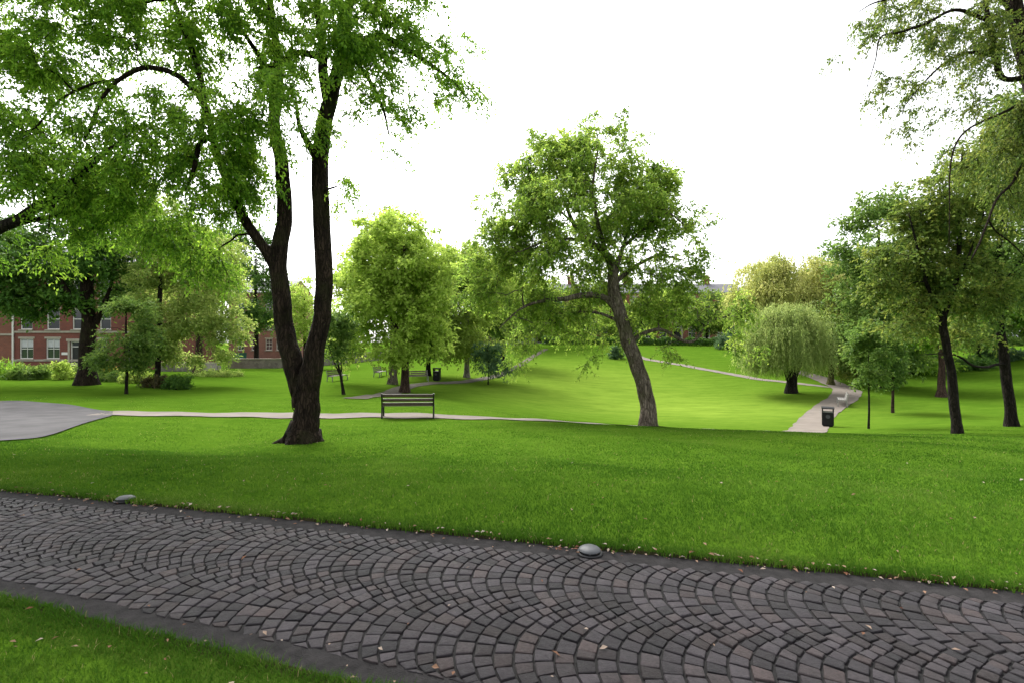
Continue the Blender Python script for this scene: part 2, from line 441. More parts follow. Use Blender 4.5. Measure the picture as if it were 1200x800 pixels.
# ------------------------------------------------------------------ grass blades
def build_grass():
    rng = np.random.default_rng(11)
    pts = []
    def add(dmin, dmax, dens0, dref, pw, pxr=(-80, 1280)):
        # rejection sample in (D, px)
        tot = 0
        Ds = np.linspace(dmin, dmax, 200); w = dens0 * np.minimum(1, (dref / Ds) ** pw) * Ds * (pxr[1] - pxr[0]) / F
        n = int(np.trapezoid(w, Ds)) if hasattr(np, 'trapezoid') else int(np.trapz(w, Ds))
        cdf = np.cumsum(w); cdf /= cdf[-1]
        D = np.interp(rng.random(n), np.r_[0, cdf], np.r_[Ds[0], Ds]); px = rng.uniform(*pxr, n)
        pts.append(np.stack([(px - 600) / F * D, D], -1))
    add(2.9, 22, 5600, 4.2, 1.95)
    add(1.6, 3.6, 9000, 9, 1, (-150, 560))
    add(2.6, 11, 3600, 4.2, 1.95, (-520, -80)); add(2.6, 11, 3600, 4.2, 1.95, (1280, 1820))
    for vv, wd in ((V_FAR + .02, .10), (V_NEAR - .02, .10)):      # ragged fringe along the paving
        ne = 16000; uu = rng.uniform(-8.5, 5.5, ne); ve = (vv if vv > 3 else vn(uu) - .02) + np.where(vv > 3, 1, -1) * (np.abs(rng.normal(0, wd, ne)) - .035)
        pts.append(np.stack([EU[0] * uu + EV[0] * ve, EU[1] * uu + EV[1] * ve], -1)[(EU[1] * uu + EV[1] * ve) > 1.2])
    p = np.concatenate(pts)
    v = p @ EV; u = p @ EU
    e1 = vn(u) + .014 * np.sin(u * 5) + .01 * np.sin(u * 17) + rng.normal(0, .014, len(p)); e2 = V_FAR + .014 * np.sin(u * 4.3 + 1) + .01 * np.sin(u * 15) - .012 + rng.normal(0, .014, len(p))
    D = p[:, 1]; px = p[:, 0] / D * F + 600
    keep = ((v < e1) | (v > e2))
    # keep off paved ground
    near_edge = np.interp(px, [-420, -150, 0, 60, 110, 132], [7.2, 8.2, 9.1, 11.2, 14.0, 16.2])
    keep &= ~((px < 132) & (D > near_edge) & (D < 19.4))
    keep &= ~((px < 930) & (D > 16.2) & (D < 18.0))
    # cut thinner, worn patches
    p = p[keep]; n = len(p); D = p[:, 1]
    pat = np.array([.7 * noise.noise((a * .8, c * .8, 3.0)) + .5 * noise.noise((a * .3, c * .3, 8.0)) + .4 * noise.noise((a * 2.3, c * 2.3, 5.0)) for a, c in p])
    tuft = np.array([noise.noise((a * 5, c * 5, 9.0)) for a, c in p])
    z = ground(p[:, 0], p[:, 1]) + .008
    hgt = (.030 + .022 * rng.random(n) + .014 * np.clip(tuft, -.6, 1)) * np.interp(D, [2, 6, 12, 24], [.92, .9, .7, .5])
    edge = np.minimum(abs(p @ EV - V_FAR), abs(p @ EV - vn(p @ EU))) < .09
    hgt = np.where(edge, hgt * 1.25, hgt)
    wid = np.interp(D, [1.5, 4, 10, 24], [.0032, .0048, .010, .020]) * rng.uniform(.7, 1.3, n)
    a = rng.uniform(0, 2 * math.pi, n); lean = rng.uniform(.15, 1.0, n) * hgt
    la = rng.uniform(0, 2 * math.pi, n)
    side = np.stack([np.cos(a), np.sin(a), np.zeros(n)], -1) * (wid / 2)[:, None]
    base = np.c_[p, z - .01]
    ld = np.stack([np.cos(la), np.sin(la), np.zeros(n)], -1)
    mid = base + ld * (lean * .3)[:, None]; mid[:, 2] += hgt * .62
    tip = base + ld * lean[:, None]; tip[:, 2] += hgt
    V = np.stack([base - side, base + side, mid + side * .8, mid - side * .8, tip], 1).reshape(-1, 3)
    i = np.arange(n)[:, None] * 5
    q = i + np.array([[0, 1, 2, 3]]); t = i + np.array([[3, 2, 4]])
    tone = np.clip(.45 + .55 * pat + .13 * rng.normal(0, 1, n) + .10 * tuft, 0, .93)
    tone = np.where(rng.random(n) < .009, 1.0, tone)
    me = mk_mesh('grass', V, [q, t], M_BLADE, {'tone': np.repeat(tone, 5)}, True)
    return tag(mk_obj('grass', me), 'short mown green grass of the lawn beside the cobbled path', 'grass', kind='stuff')

M_BLADE = leaf_mat('grass_blade', (.040, .122, .007), (.076, .190, .011), (.134, .228, .020), .35, .6, .58, .03)
nt = M_BLADE.node_tree
for n_ in nt.nodes:
    if n_.type == 'VALTORGB':
        e = n_.color_ramp.elements.new(.96); e.color = (.12, .19, .03, 1)
        n_.color_ramp.elements[-1].color = (.30, .26, .11, 1)
build_grass()

# ------------------------------------------------------------------ fallen leaves
def build_litter():
    rng = np.random.default_rng(21)
    pos = []
    u = rng.uniform(-9, 5, 420); pos.append((u, V_FAR - np.abs(rng.normal(0, .07, 420)) + .035))
    u = rng.uniform(-6, 2, 40); pos.append((u, vn(u) + rng.normal(0.05, .10, 40)))
    u = rng.uniform(-9, 5, 50); pos.append((u, rng.uniform(2.2, 3.7, 50)))
    u = np.r_[rng.normal(-.34, .16, 34)]; pos.append((u, V_FAR - .06 + rng.normal(0, .04, 34)))
    u = rng.uniform(-9, 7, 130); pos.append((u, 3.9 + rng.exponential(2.2, 130)))
    u = rng.uniform(-5, .5, 45); pos.append((u, rng.uniform(1.3, 2.1, 45)))
    u = np.concatenate([a for a, _ in pos]); v = np.concatenate([b for _, b in pos]); n = len(u)
    X = EU[0] * u + EV[0] * v; Y = EU[1] * u + EV[1] * v
    on = (v > vn(u)) & (v < V_FAR)
    Z = np.where(on, .006, ground(X, Y) + .036)
    L = rng.uniform(.016, .048, n); Wd = L * rng.uniform(.35, .62, n)
    a = rng.uniform(0, 6.28, n)
    ax = np.stack([np.cos(a), np.sin(a), rng.normal(0, .18, n)], -1); sd = np.stack([-np.sin(a), np.cos(a), rng.normal(0, .22, n)], -1)
    C = np.stack([X, Y, Z + .004], -1); up = np.array([0, 0, 1.0])
    V = np.stack([C - ax * L[:, None] * .5, C - sd * Wd[:, None] * .5 + up * (Wd * .25)[:, None], C + ax * L[:, None] * .5, C + sd * Wd[:, None] * .5 + up * (Wd * .3)[:, None], C], 1).reshape(-1, 3)
    i = np.arange(n)[:, None] * 5
    t = np.concatenate([i + np.array([[0, 4, 1]]), i + np.array([[1, 4, 2]]), i + np.array([[2, 4, 3]]), i + np.array([[3, 4, 0]])])
    me = mk_mesh('fallen_leaves', V, [t], M_LITTER, {'tone': np.repeat(rng.random(n), 5)})
    tag(mk_obj('fallen_leaves', me), 'dry brown and yellow leaves scattered over path and lawn', 'fallen leaves', kind='stuff')
M_LITTER = leaf_mat('dead_leaf', (.16, .06, .025), (.27, .165, .09), (.46, .39, .28), .15, .7, .8)
build_litter()

# ------------------------------------------------------------------ trees
class Acc:
    def __init__(s): s.v, s.q, s.t, s.n = [], [], [], 0
    def tube(s, pts, rad, sides, fl=None):
        pts = np.asarray(pts, float); rad = np.asarray(rad, float); n = len(pts)
        T = np.gradient(pts, axis=0); T /= np.linalg.norm(T, axis=1)[:, None] + 1e-9
        ref = np.array([0.0, 1, 0]) if abs(T[0][1]) < .9 else np.array([1.0, 0, 0])
        Nn = np.cross(T[0], ref); Nn /= np.linalg.norm(Nn)
        ang = np.arange(sides) * 2 * math.pi / sides
        rings = []
        for i in range(n):
            Nn = Nn - T[i] * (Nn @ T[i]); Nn /= np.linalg.norm(Nn) + 1e-9
            B = np.cross(T[i], Nn)
            r = rad[i] * (np.ones(sides) if fl is None else fl(i / (n - 1), ang, pts[i]))
            rings.append(pts[i] + (np.cos(ang) * r)[:, None] * Nn + (np.sin(ang) * r)[:, None] * B)
        V = np.concatenate(rings + [pts[-1:] + T[-1:] * rad[-1]])
        idx = np.arange(n * sides).reshape(n, sides) + s.n; nx = np.roll(idx, -1, 1)
        s.q.append(np.stack([idx[:-1], nx[:-1], nx[1:], idx[1:]], -1).reshape(-1, 4))
        s.t.append(np.stack([idx[-1], nx[-1], np.full(sides, s.n + n * sides)], -1))
        s.v.append(V); s.n += len(V)

def crom(pts, per=5):
    """Catmull-Rom through rows of any width"""
    p = np.asarray(pts, float)
    if len(p) < 3:
        t = np.linspace(0, 1, per + 1)[:, None]; return p[0] * (1 - t) + p[-1] * t
    q = np.r_[[2 * p[0] - p[1]], p, [2 * p[-1] - p[-2]]]
    out = []
    for i in range(1, len(q) - 2):
        for t in np.linspace(0, 1, per, endpoint=False):
            a, b2, c2, d = q[i - 1], q[i], q[i + 1], q[i + 2]
            out.append(.5 * (2 * b2 + (c2 - a) * t + (2 * a - 5 * b2 + 4 * c2 - d) * t * t + (3 * b2 - a - 3 * c2 + d) * t ** 3))
    out.append(p[-1])
    return np.array(out)

def unit(a): return a / (np.linalg.norm(a, axis=-1, keepdims=True) + 1e-9)

def leaf_quads(pos, axis, nrm, L, Wd):
    axis = unit(axis); side = unit(np.cross(axis, nrm)); up = np.cross(side, axis)
    L = L[:, None]; Wd = Wd[:, None]
    b0 = pos; tip = pos + axis * L - up * L * .12
    l = pos + axis * L * .45 + side * Wd * .5 + up * Wd * .16; r = pos + axis * L * .45 - side * Wd * .5 + up * Wd * .16
    V = np.stack([b0, l, tip, r], 1).reshape(-1, 3)
    return V, (np.arange(len(pos))[:, None] * 4 + np.array([[0, 1, 2, 3]]))

def tree(name, label, base, limbs, blobs, leafm, bark, seed, nclus=150, nleaf=60, leaf=(.2, .1), spread=.6,
         droop=.25, sides=12, group=None, cat='tree', twig=.008, gap=-.12, gapf=.55, flat=.55, strands=None, rough=.06,
         parts=('trunk', 'crown'), flare=1.6, tonebias=0.0, shell=2.4, pipe=.44, remesh=0, voxel=.03, twigs=False):
    """limbs: polylines of world (x,y,z,r); blobs: (centre xyz, radii xyz, weight)"""
    rng = np.random.default_rng(seed)
    base = np.asarray(base, float)
    root = empty(name, base)
    tag(root, label, cat, group)
    acc = Acc()
    npos, nrad, ndir, npar = [], [], [], []
    acc_r = Acc()
    for li, lb in enumerate(limbs):
        c = crom(lb, 6)
        j = rng.normal(0, 1, (len(c), 3)) * (c[:, 3:4] * .13); j[1:-1] = .25 * j[:-2] + .5 * j[1:-1] + .25 * j[2:]; j[1:-1] = .25 * j[:-2] + .5 * j[1:-1] + .25 * j[2:]; j[0] = 0; j[-1] *= .3
        c[:, :3] += j
        c[:, 3] = np.maximum(c[:, 3], .004)
        start = len(npos)
        if li == 0:
            zb = base[2]
            hh = np.clip((c[:, 2] - zb) / max(.5, c[0, 3] * 2.9), 0, 1)
            c[:, 3] *= 1 + (flare - 1) * (1 - hh) ** 2
            par = -1
        else:
            A = np.array(npos); par = int(np.argmin(((A - c[0, :3]) ** 2).sum(1)))
        ph = rng.uniform(0, 6.28, 4)
        def fl(t, ang, p):
            low = max(0, 1 - (p[2] - base[2]) / 1.2) if li == 0 else 0
            f = 1 + rough * (np.sin(ang * 3 + ph[0] + p[2] * .6) + .6 * np.sin(ang * 5 + ph[1] - p[2] * 1.3) + .5 * np.sin(ang * 2 + ph[2] + p[2] * 2.1))
            return f + low ** 2 * .07 * np.sin(ang * 4 + ph[3])
        if li < remesh:
            kk = max(3, int((c[:, 3] > .06).sum()) + 1)
            acc_r.tube(c[:kk, :3], c[:kk, 3], 24, fl)
            acc.tube(c[:, :3], c[:, 3] * .9, 10)
        else:
            acc.tube(c[:, :3], c[:, 3], sides if c[0, 3] > .05 else max(5, sides // 2), fl)
        d = unit(np.gradient(c[:, :3], axis=0))
        for i in range(len(c)):
            npos.append(c[i, :3]); nrad.append(c[i, 3]); ndir.append(d[i]); npar.append(par if i == 0 else len(npos) - 2)
    if remesh:
        tme = mk_mesh('tmp', np.concatenate(acc_r.v), [np.concatenate(acc_r.q), np.concatenate(acc_r.t)], bark)
        to = mk_obj('tmp', tme)
        md = to.modifiers.new('r', 'REMESH'); md.mode = 'VOXEL'; md.voxel_size = voxel
        m2 = to.modifiers.new('s', 'SMOOTH'); m2.factor = .5; m2.iterations = 16
        ev = to.evaluated_get(bpy.context.evaluated_depsgraph_get()); em = ev.to_mesh()
        rv = np.empty(len(em.vertices) * 3, np.float32); em.vertices.foreach_get('co', rv); rv = rv.reshape(-1, 3)
        ft = np.empty(len(em.polygons), np.int32); em.polygons.foreach_get('loop_total', ft)
        fv = np.empty(len(em.loops), np.int32); em.loops.foreach_get('vertex_index', fv)
        ev.to_mesh_clear(); bpy.data.objects.remove(to)
        if len(ft) and (ft == 4).all():
            acc.q.append(fv.reshape(-1, 4) + acc.n); acc.v.append(rv); acc.n += len(rv)
        print('remesh', name, len(rv), set(ft.tolist()))
    nskel = len(npos)
    # crown attractors
    wts = np.array([bl[2] * np.prod(np.asarray(bl[1])) ** .67 for bl in blobs]); wts /= wts.sum()
    cl = []
    off = rng.uniform(0, 50, 3)
    for bl, w in zip(blobs, wts):
        k = max(1, int(round(nclus * w))); tries = 0; got = 0
        while got < k and tries < k * 12:
            tries += 1
            d = unit(rng.normal(0, 1, 3)); r = rng.random() ** (1 / shell) * (1 + .45 * noise.noise(Vector(d * 1.6 + off)))
            if rng.random() < .07: r *= 1.2
            p = np.asarray(bl[0]) + d * r * np.asarray(bl[1])
            if tries < k * 8 and noise.noise(Vector((p + off) * gapf)) < gap: continue
            cl.append(p); got += 1
    cl = np.array(cl)
    A = np.array(npos)
    sk = A[int(len(limbs and crom(limbs[0], 6)) * .45):] if len(A) > 6 else A
    order = np.argsort(((cl[:, None] - sk[None]) ** 2).sum(-1).min(1))
    mx = nskel + len(cl) * 4 + 8
    PA = np.zeros((mx, 3)); PA[:nskel] = A; cnt = nskel
    low = base[2] + .25 * (cl[:, 2].max() - base[2])
    ok0 = np.ones(mx, bool); ok0[:nskel] = A[:, 2] > min(low, A[:, 2].max() - .2)
    if not ok0[:nskel].any(): ok0[:nskel] = True
    chains = []
    for ci in order:
        c = cl[ci]
        d2 = ((PA[:cnt] - c) ** 2).sum(1) + np.where(PA[:cnt, 2] > c[2] + .3, (PA[:cnt, 2] - c[2]) ** 2 * 1.2, 0)
        d2 = np.where(ok0[:cnt], d2, 1e9)
        i = int(np.argmin(d2)); p0 = PA[i]; L = np.linalg.norm(c - p0)
        if L < .05: continue
        d0 = unit(ndir[i] * .5 + unit(c - p0) * .8 + np.array([0, 0, .25]) + rng.normal(0, .18, 3))
        t = np.linspace(0, 1, 5)[:, None]; p1 = p0 + d0 * L * .5
        q = (1 - t) ** 2 * p0 + 2 * t * (1 - t) * p1 + t * t * c
        q[1:-1] += rng.normal(0, .035 * L, (3, 3))
        ids = [i]; dd = unit(np.gradient(q, axis=0))
        for k in range(1, 5):
            PA[cnt] = q[k]; ndir.append(dd[k]); npar.append(ids[-1]); nrad.append(0); ids.append(cnt); cnt += 1
        chains.append((ids, q))
    load = np.zeros(cnt); has = np.zeros(cnt, bool)
    for ids, q in chains: load[ids[-1]] += 1
    for k in range(cnt - 1, nskel - 1, -1): load[npar[k]] += load[k]
    rad = twig * np.maximum(load, 1) ** pipe
    for k in range(nskel): rad[k] = nrad[k]
    for k in range(nskel, cnt): rad[k] = min(rad[k], rad[npar[k]] * .92)
    for ids, q in chains:
        r = rad[ids].copy(); r[0] = min(r[0], r[1] * 1.25)
        acc.tube(q, r, 6 if r[1] > .03 else 4)
    # leaves
    K = len(cl)
    T = 6; Ln = max(2, nleaf // T)
    ctr = np.average(cl, axis=0)
    outw = unit((cl - ctr) * np.array([1, 1, .6]))
    td = rng.normal(0, 1, (K, T, 3)); td[..., 2] *= flat; td = unit(td + outw[:, None] * .55)
    tl = spread * rng.uniform(.55, 1.15, (K, T, 1))
    t = rng.uniform(.08, 1, (K, T, Ln, 1))
    pos = cl[:, None, None] + td[:, :, None] * tl[:, :, None] * t
    pos[..., 2] -= droop * spread * (t[..., 0] ** 2)
    pos = pos + rng.normal(0, spread * (.07 if twigs else .11), pos.shape)
    ax = td[:, :, None] * .8 + rng.normal(0, .75, pos.shape); ax[..., 2] -= droop * 1.2
    nr = rng.normal(0, .6, pos.shape) + np.array([0, 0, 1.0])
    if twigs:
        tt = np.array([0, .5, .97])[None, :, None]
        b3 = np.repeat(cl, T, 0)[:, None] + td.reshape(-1, 1, 3) * tl.reshape(-1, 1, 1) * tt
        b3[..., 2] -= droop * spread * tt[..., 0] ** 2
        rr3 = np.array([.0042, .003, .0014]) * (twigs if twigs is not True else 1)
        an = np.arange(3) * 2.0944
        ox = unit(np.cross(td.reshape(-1, 3), [0.13, .2, .97])); oy = unit(np.cross(td.reshape(-1, 3), ox))
        rg = b3[:, :, None] + rr3[None, :, None, None] * (np.cos(an)[None, None, :, None] * ox[:, None, None] + np.sin(an)[None, None, :, None] * oy[:, None, None])
        nt_ = len(b3); i0 = acc.n + np.arange(nt_)[:, None] * 9
        for k in range(2):
            for a in range(3):
                acc.q.append(i0 + np.array([[k * 3 + a, k * 3 + (a + 1) % 3, k * 3 + 3 + (a + 1) % 3, k * 3 + 3 + a]]))
        acc.v.append(rg.reshape(-1, 3)); acc.n += nt_ * 9
    if strands:
        slen, sn, sl = strands      # hanging strands
        n2 = K * sn
        s0 = cl[:, None] + rng.normal(0, spread * .5, (K, sn, 3))
        ln = slen * rng.uniform(.45, 1.15, (K, sn, 1)); gzr = base[2] + 1.4
        ln = np.minimum(ln, np.maximum(.3, s0[..., 2:3] - gzr - rng.uniform(0, 1.0, (K, sn, 1))))
        t2 = np.linspace(.02, 1, sl)[None, None, :, None] + rng.normal(0, .02, (K, sn, sl, 1))
        hp = np.repeat(s0[:, :, None], sl, 2).astype(float)
        dr = unit(outw[:, None] + rng.normal(0, .4, (K, sn, 3))) * np.array([1, 1, 0])
        hp = hp + dr[:, :, None] * (.55 * np.sqrt(np.clip(t2, 0, 1)))
        hp[..., 2] -= (ln[:, :, None] * t2)[..., 0]
        hp += rng.normal(0, .05, hp.shape)
        hax = rng.normal(0, .35, hp.shape); hax[..., 2] -= 1
        hn = rng.normal(0, 1, hp.shape)
    ctone = np.clip(.5 + .2 * rng.normal(0, 1, (K, 1, 1)) + tonebias, 0, 1)
    tone = np.clip(ctone + .2 * rng.normal(0, 1, (K, T, Ln)), 0, 1).ravel()
    pos = pos.reshape(-1, 3); ax = ax.reshape(-1, 3); nr = nr.reshape(-1, 3)
    if strands:
        tn2 = np.clip(ctone + .15 * rng.normal(0, 1, (K, sn, 1)) + .1 * rng.normal(0, 1, (K, sn, sl)), 0, 1).ravel()
        pos = np.r_[pos, hp.reshape(-1, 3)]; ax = np.r_[ax, hax.reshape(-1, 3)]; nr = np.r_[nr, hn.reshape(-1, 3)]; tone = np.r_[tone, tn2]
    L = leaf[0] * rng.uniform(.6, 1.25, len(pos)); Wd = leaf[1] * rng.uniform(.7, 1.2, len(pos))
    V, q = leaf_quads(pos, ax, unit(nr), L, Wd)
    me = mk_mesh(parts[1], V - base, [q], leafm, {'tone': np.repeat(tone, 4)}, False)
    mk_obj(parts[1], me, root)
    tm = mk_mesh(parts[0], np.concatenate(acc.v) - base, [np.concatenate(acc.q), np.concatenate(acc.t)], bark, None, True)
    mk_obj(parts[0], tm, root)
    return root

def limb(D, pts):
    """photo-row polyline (px, py, depth offset, radius in m)"""
    return [(*P(a, b2, D + dd), r) for a, b2, dd, r in pts]
def blob(px, py, D, rx, ry, rd=None, w=1.0):
    c = P(px, py, D); k = D / F
    return (c, (rx * k, (rd if rd is not None else rx * k), ry * k), w)

def simple_tree(name, label, px, D, topy, blobs, leafm, bark, seed, r=.2, lean=0, fork=None, **kw):
    """trunk from the ground at (px, D) towards the crown"""
    b0 = G(px, D); g = b0.copy(); g[2] -= .15
    top = P(px + lean, topy, D)
    m1 = g + (top - g) * .35 + np.array([r * .25, 0, 0]); m2 = g + (top - g) * .7 - np.array([r * .2, 0, 0])
    lim = [[(*g, r), (*m1, r * .82), (*m2, r * .6), (*top, r * .22)]]
    for (fx, fy, tx, ty, dd, rr) in (fork or []):
        s = P(fx, fy, D); e = P(tx, ty, D + dd); mm = (s + e) / 2 + np.array([0, 0, -.06 * np.linalg.norm(e - s)])
        lim.append([(*s, rr), (*mm, rr * .75), (*e, rr * .3)])
    print('TREE %-40s row %.0f' % (label[:40], row_of(b0)))
    kw['nclus'] = int(kw.get('nclus', 150) * 1.6)
    kw.setdefault('gap', -.3)
    return tree(name, label, b0, lim, blobs, leafm, bark, seed, **kw)

LM = {
    'ash':   leaf_mat('ash_leaf', (.030, .072, .010), (.072, .145, .018), (.140, .220, .035), .5, gain=2.0),
    'plane': leaf_mat('plane_leaf', (.044, .082, .018), (.092, .150, .032), (.170, .222, .058), .5, gain=2.1),
    'lime':  leaf_mat('lime_leaf', (.085, .130, .030), (.135, .190, .048), (.190, .255, .075), .5, gain=2.1),
    'birch': leaf_mat('birch_leaf', (.070, .105, .026), (.115, .165, .042), (.180, .225, .070), .48),
    'dark':  leaf_mat('dark_leaf', (.016, .040, .010), (.030, .072, .016), (.060, .110, .024), .30),
    'mid':   leaf_mat('mid_leaf', (.032, .068, .016), (.062, .112, .027), (.110, .160, .045), .44, gain=1.65),
    'olive': leaf_mat('olive_leaf', (.040, .074, .016), (.076, .116, .025), (.140, .162, .040), .46, gain=1.55),
    'willow': leaf_mat('willow_leaf', (.090, .135, .040), (.160, .215, .068), (.260, .305, .120), .42, gain=1.35),
    'gold':  leaf_mat('golden_leaf', (.185, .225, .060), (.310, .335, .100), (.440, .440, .175), .45, gain=1.1),
    'blue':  leaf_mat('blue_green_leaf', (.020, .045, .028), (.036, .070, .042), (.060, .100, .060), .25),
    'pale':  leaf_mat('pale_leaf', (.065, .105, .030), (.115, .160, .050), (.190, .220, .090), .40),
    'flower': leaf_mat('yellow_blossom', (.30, .26, .02), (.48, .40, .04), (.60, .52, .10), .3, .5, 1.0),
    'copper': leaf_mat('copper_leaf', (.022, .026, .012), (.044, .042, .018), (.080, .060, .026), .3, gain=1.3),
}
BK = {
    'brown': bark_mat('brown_bark', (.008, .0055, .004), (.046, .032, .023), (.026, .025, .011)),
    'grey':  bark_mat('grey_bark', (.065, .051, .039), (.255, .212, .170), (.085, .085, .045), .25, 8),
    'dark':  bark_mat('dark_bark', (.010, .0085, .007), (.036, .029, .023)),
    'pale':  bark_mat('pale_bark', (.16, .14, .12), (.42, .39, .34), None, .8, 4),
    'red':   bark_mat('reddish_bark', (.035, .022, .017), (.11, .07, .055), None),
    'moss':  bark_mat('mossy_bark', (.04, .04, .015), (.15, .15, .05), None),
}

# ---- the big forked ash
D0 = 10.6
ba = G(356, D0); print('big tree row', row_of(ba))
z0 = ba[2] - .15
A_l = [
    [(ba[0], D0, z0, .34), (ba[0] + .005, D0, z0 + .22, .315), (*P(358, 500, D0), .295), (*P(359, 475, D0), .295), (*P(361, 452, D0), .295), (*P(369, 418, D0), .235), (*P(377, 375, D0), .205), (*P(381, 330, D0), .205), (*P(376, 250, D0), .20), (*P(376, 190, D0), .195), (*P(384, 130, D0), .18), (*P(398, 80, D0), .15), (*P(407, 20, D0 + .3), .115), (*P(420, -70, D0 + .5), .08), (*P(430, -180, D0 + .6), .04)],
    limb(D0, [(358, 478, .02, .22), (353, 452, .03, .25), (343, 424, .03, .22), (334, 390, .03, .205), (329, 345, .0, .19), (326, 305, .0, .175), (333, 255, .1, .165), (331, 200, .1, .15), (322, 150, .2, .13), (327, 90, .3, .10), (321, 30, .4, .085), (310, -40, .5, .06), (300, -150, .6, .03)]),
    limb(D0, [(329, 325, 0, .13), (312, 296, -.1, .115), (288, 258, -.3, .105), (268, 215, -.5, .10), (254, 178, -.6, .09), (248, 150, -.7, .08), (238, 118, -.7, .075), (232, 80, -.7, .06), (218, 40, -.8, .06), (196, -20, -.9, .045), (180, -80, -.9, .02)]),
    limb(D0, [(238, 120, -.7, .058), (222, 100, -.8, .054), (198, 84, -.9, .050), (168, 80, -1.0, .044), (138, 95, -1.1, .037), (118, 118, -1.2, .03), (108, 146, -1.2, .036), (98, 165, -1.2, .02)]),
    limb(D0, [(140, 93, -1.1, .03), (105, 100, -1.2, .025), (70, 118, -1.3, .02), (42, 150, -1.4, .016)]),
    limb(D0, [(250, 160, -.65, .06), (235, 168, -.9, .05), (228, 195, -1.2, .04), (218, 222, -1.3, .02)]),
    limb(D0, [(374, 195, 0, .09), (362, 170, -.1, .075), (352, 150, -.2, .05), (346, 118, -.4, .025)]),
    limb(D0, [(386, 125, 0, .13), (379, 90, .2, .11), (377, 50, .4, .09), (372, 0, .6, .07), (362, -80, .8, .03)]),
    limb(D0, [(384, 70, .2, .08), (350, 62, .0, .065), (325, 75, -.4, .05), (300, 80, -.7, .025)]),
    limb(D0, [(400, 70, 0, .075), (440, 42, -.1, .06), (475, 58, -.2, .048), (510, 80, -.3, .036), (532, 98, -.35, .026), (548, 116, -.4, .014)]),
    limb(D0, [(402, 55, 0, .06), (430, 90, -.3, .045), (448, 125, -.5, .03), (456, 158, -.55, .014)]),
    limb(D0, [(326, 100, .2, .06), (300, 60, .0, .05), (275, 20, -.1, .035), (255, -30, -.2, .02)]),
    limb(D0, [(318, 20, .4, .07), (290, -20, 0, .05), (230, -60, -.8, .035), (160, -90, -1.4, .02)]),
    limb(D0, [(405, 10, .3, .07), (450, -25, .3, .05), (500, -35, .2, .035), (540, -20, .1, .02)]),
    limb(D0, [(372, 225, 0, .035), (384, 222, -.15, .025), (396, 218, -.2, .014)]),
]
roots = [[(ba[0] + .10 * math.cos(a), D0 + .10 * math.sin(a), ba[2] + .42, .16), (ba[0] + .30 * math.cos(a), D0 + .30 * math.sin(a), ba[2] + .12, .12), (ba[0] + L * math.cos(a), D0 + L * math.sin(a), ba[2] - .06, .07)] for a, L in ((3.25, .66), (-.15, .50), (4.3, .5), (5.3, .5), (1.4, .5), (2.3, .5))]
A_l[3:3] = roots
A_b = [blob(60, 90, 9.6, 80, 20, 1.0, 1.0), blob(180, 118, 9.6, 45, 18, .8, .8), blob(215, 55, 10, 48, 36, 1.0, .8), blob(320, 60, 10.2, 40, 40, .9, .8), blob(60, 25, 9.6, 120, 55, 1.6), blob(170, 10, 9.9, 95, 55, 1.6), blob(280, 10, 10.2, 80, 60, 1.8), blob(385, 5, 10.4, 80, 50, 1.8),
       blob(395, 45, 9.6, 38, 42, .9, 1.5), blob(470, 30, 10.4, 48, 50, 1.2), blob(515, 75, 10.2, 32, 42, .7), blob(548, 112, 10.2, 16, 18, .3, .9),
       blob(438, 100, 10.1, 34, 55, .8), blob(470, 130, 10.1, 34, 28, .5, .5), blob(452, 165, 10.1, 14, 16, .3, .6),
       blob(255, 150, 9.5, 62, 50, 1.0, 1.3), blob(325, 130, 9.6, 52, 52, .9, 1.3), blob(185, 150, 9.8, 60, 32, 1.2), blob(65, 150, 9.6, 85, 24, 1.3, .8),
       blob(110, 195, 9.8, 110, 42, 1.4, 1.3), blob(235, 210, 9.9, 60, 40, 1.2, 1.2), blob(295, 205, 10.2, 32, 38, .8), blob(60, 75, 9.6, 60, 22, 1.2, .6),
       blob(215, 275, 10.4, 50, 34, 1.0, 1.0), blob(130, 250, 10.0, 60, 34, 1.2, .9), blob(398, 222, 10.4, 11, 24, .35, 1.1), blob(250, 305, 10.3, 22, 26, .6, 1.0),
       blob(260, -140, 10.6, 230, 110, 3.6, .55), blob(420, -120, 10.8, 120, 90, 2.5, .5), blob(70, -110, 10, 150, 80, 2.5, .5)]
tree('ash_tree', 'big dark tree with a forked trunk standing on the lawn before the slatted bench', ba, A_l, A_b, LM['ash'], BK['brown'], 101,
     nclus=1640, nleaf=108, leaf=(.092, .040), spread=.46, droop=.6, sides=22, twig=.0045, gap=-.07, gapf=1.7, flat=.34, rough=.035, flare=1.25, remesh=9, voxel=.028, twigs=True)

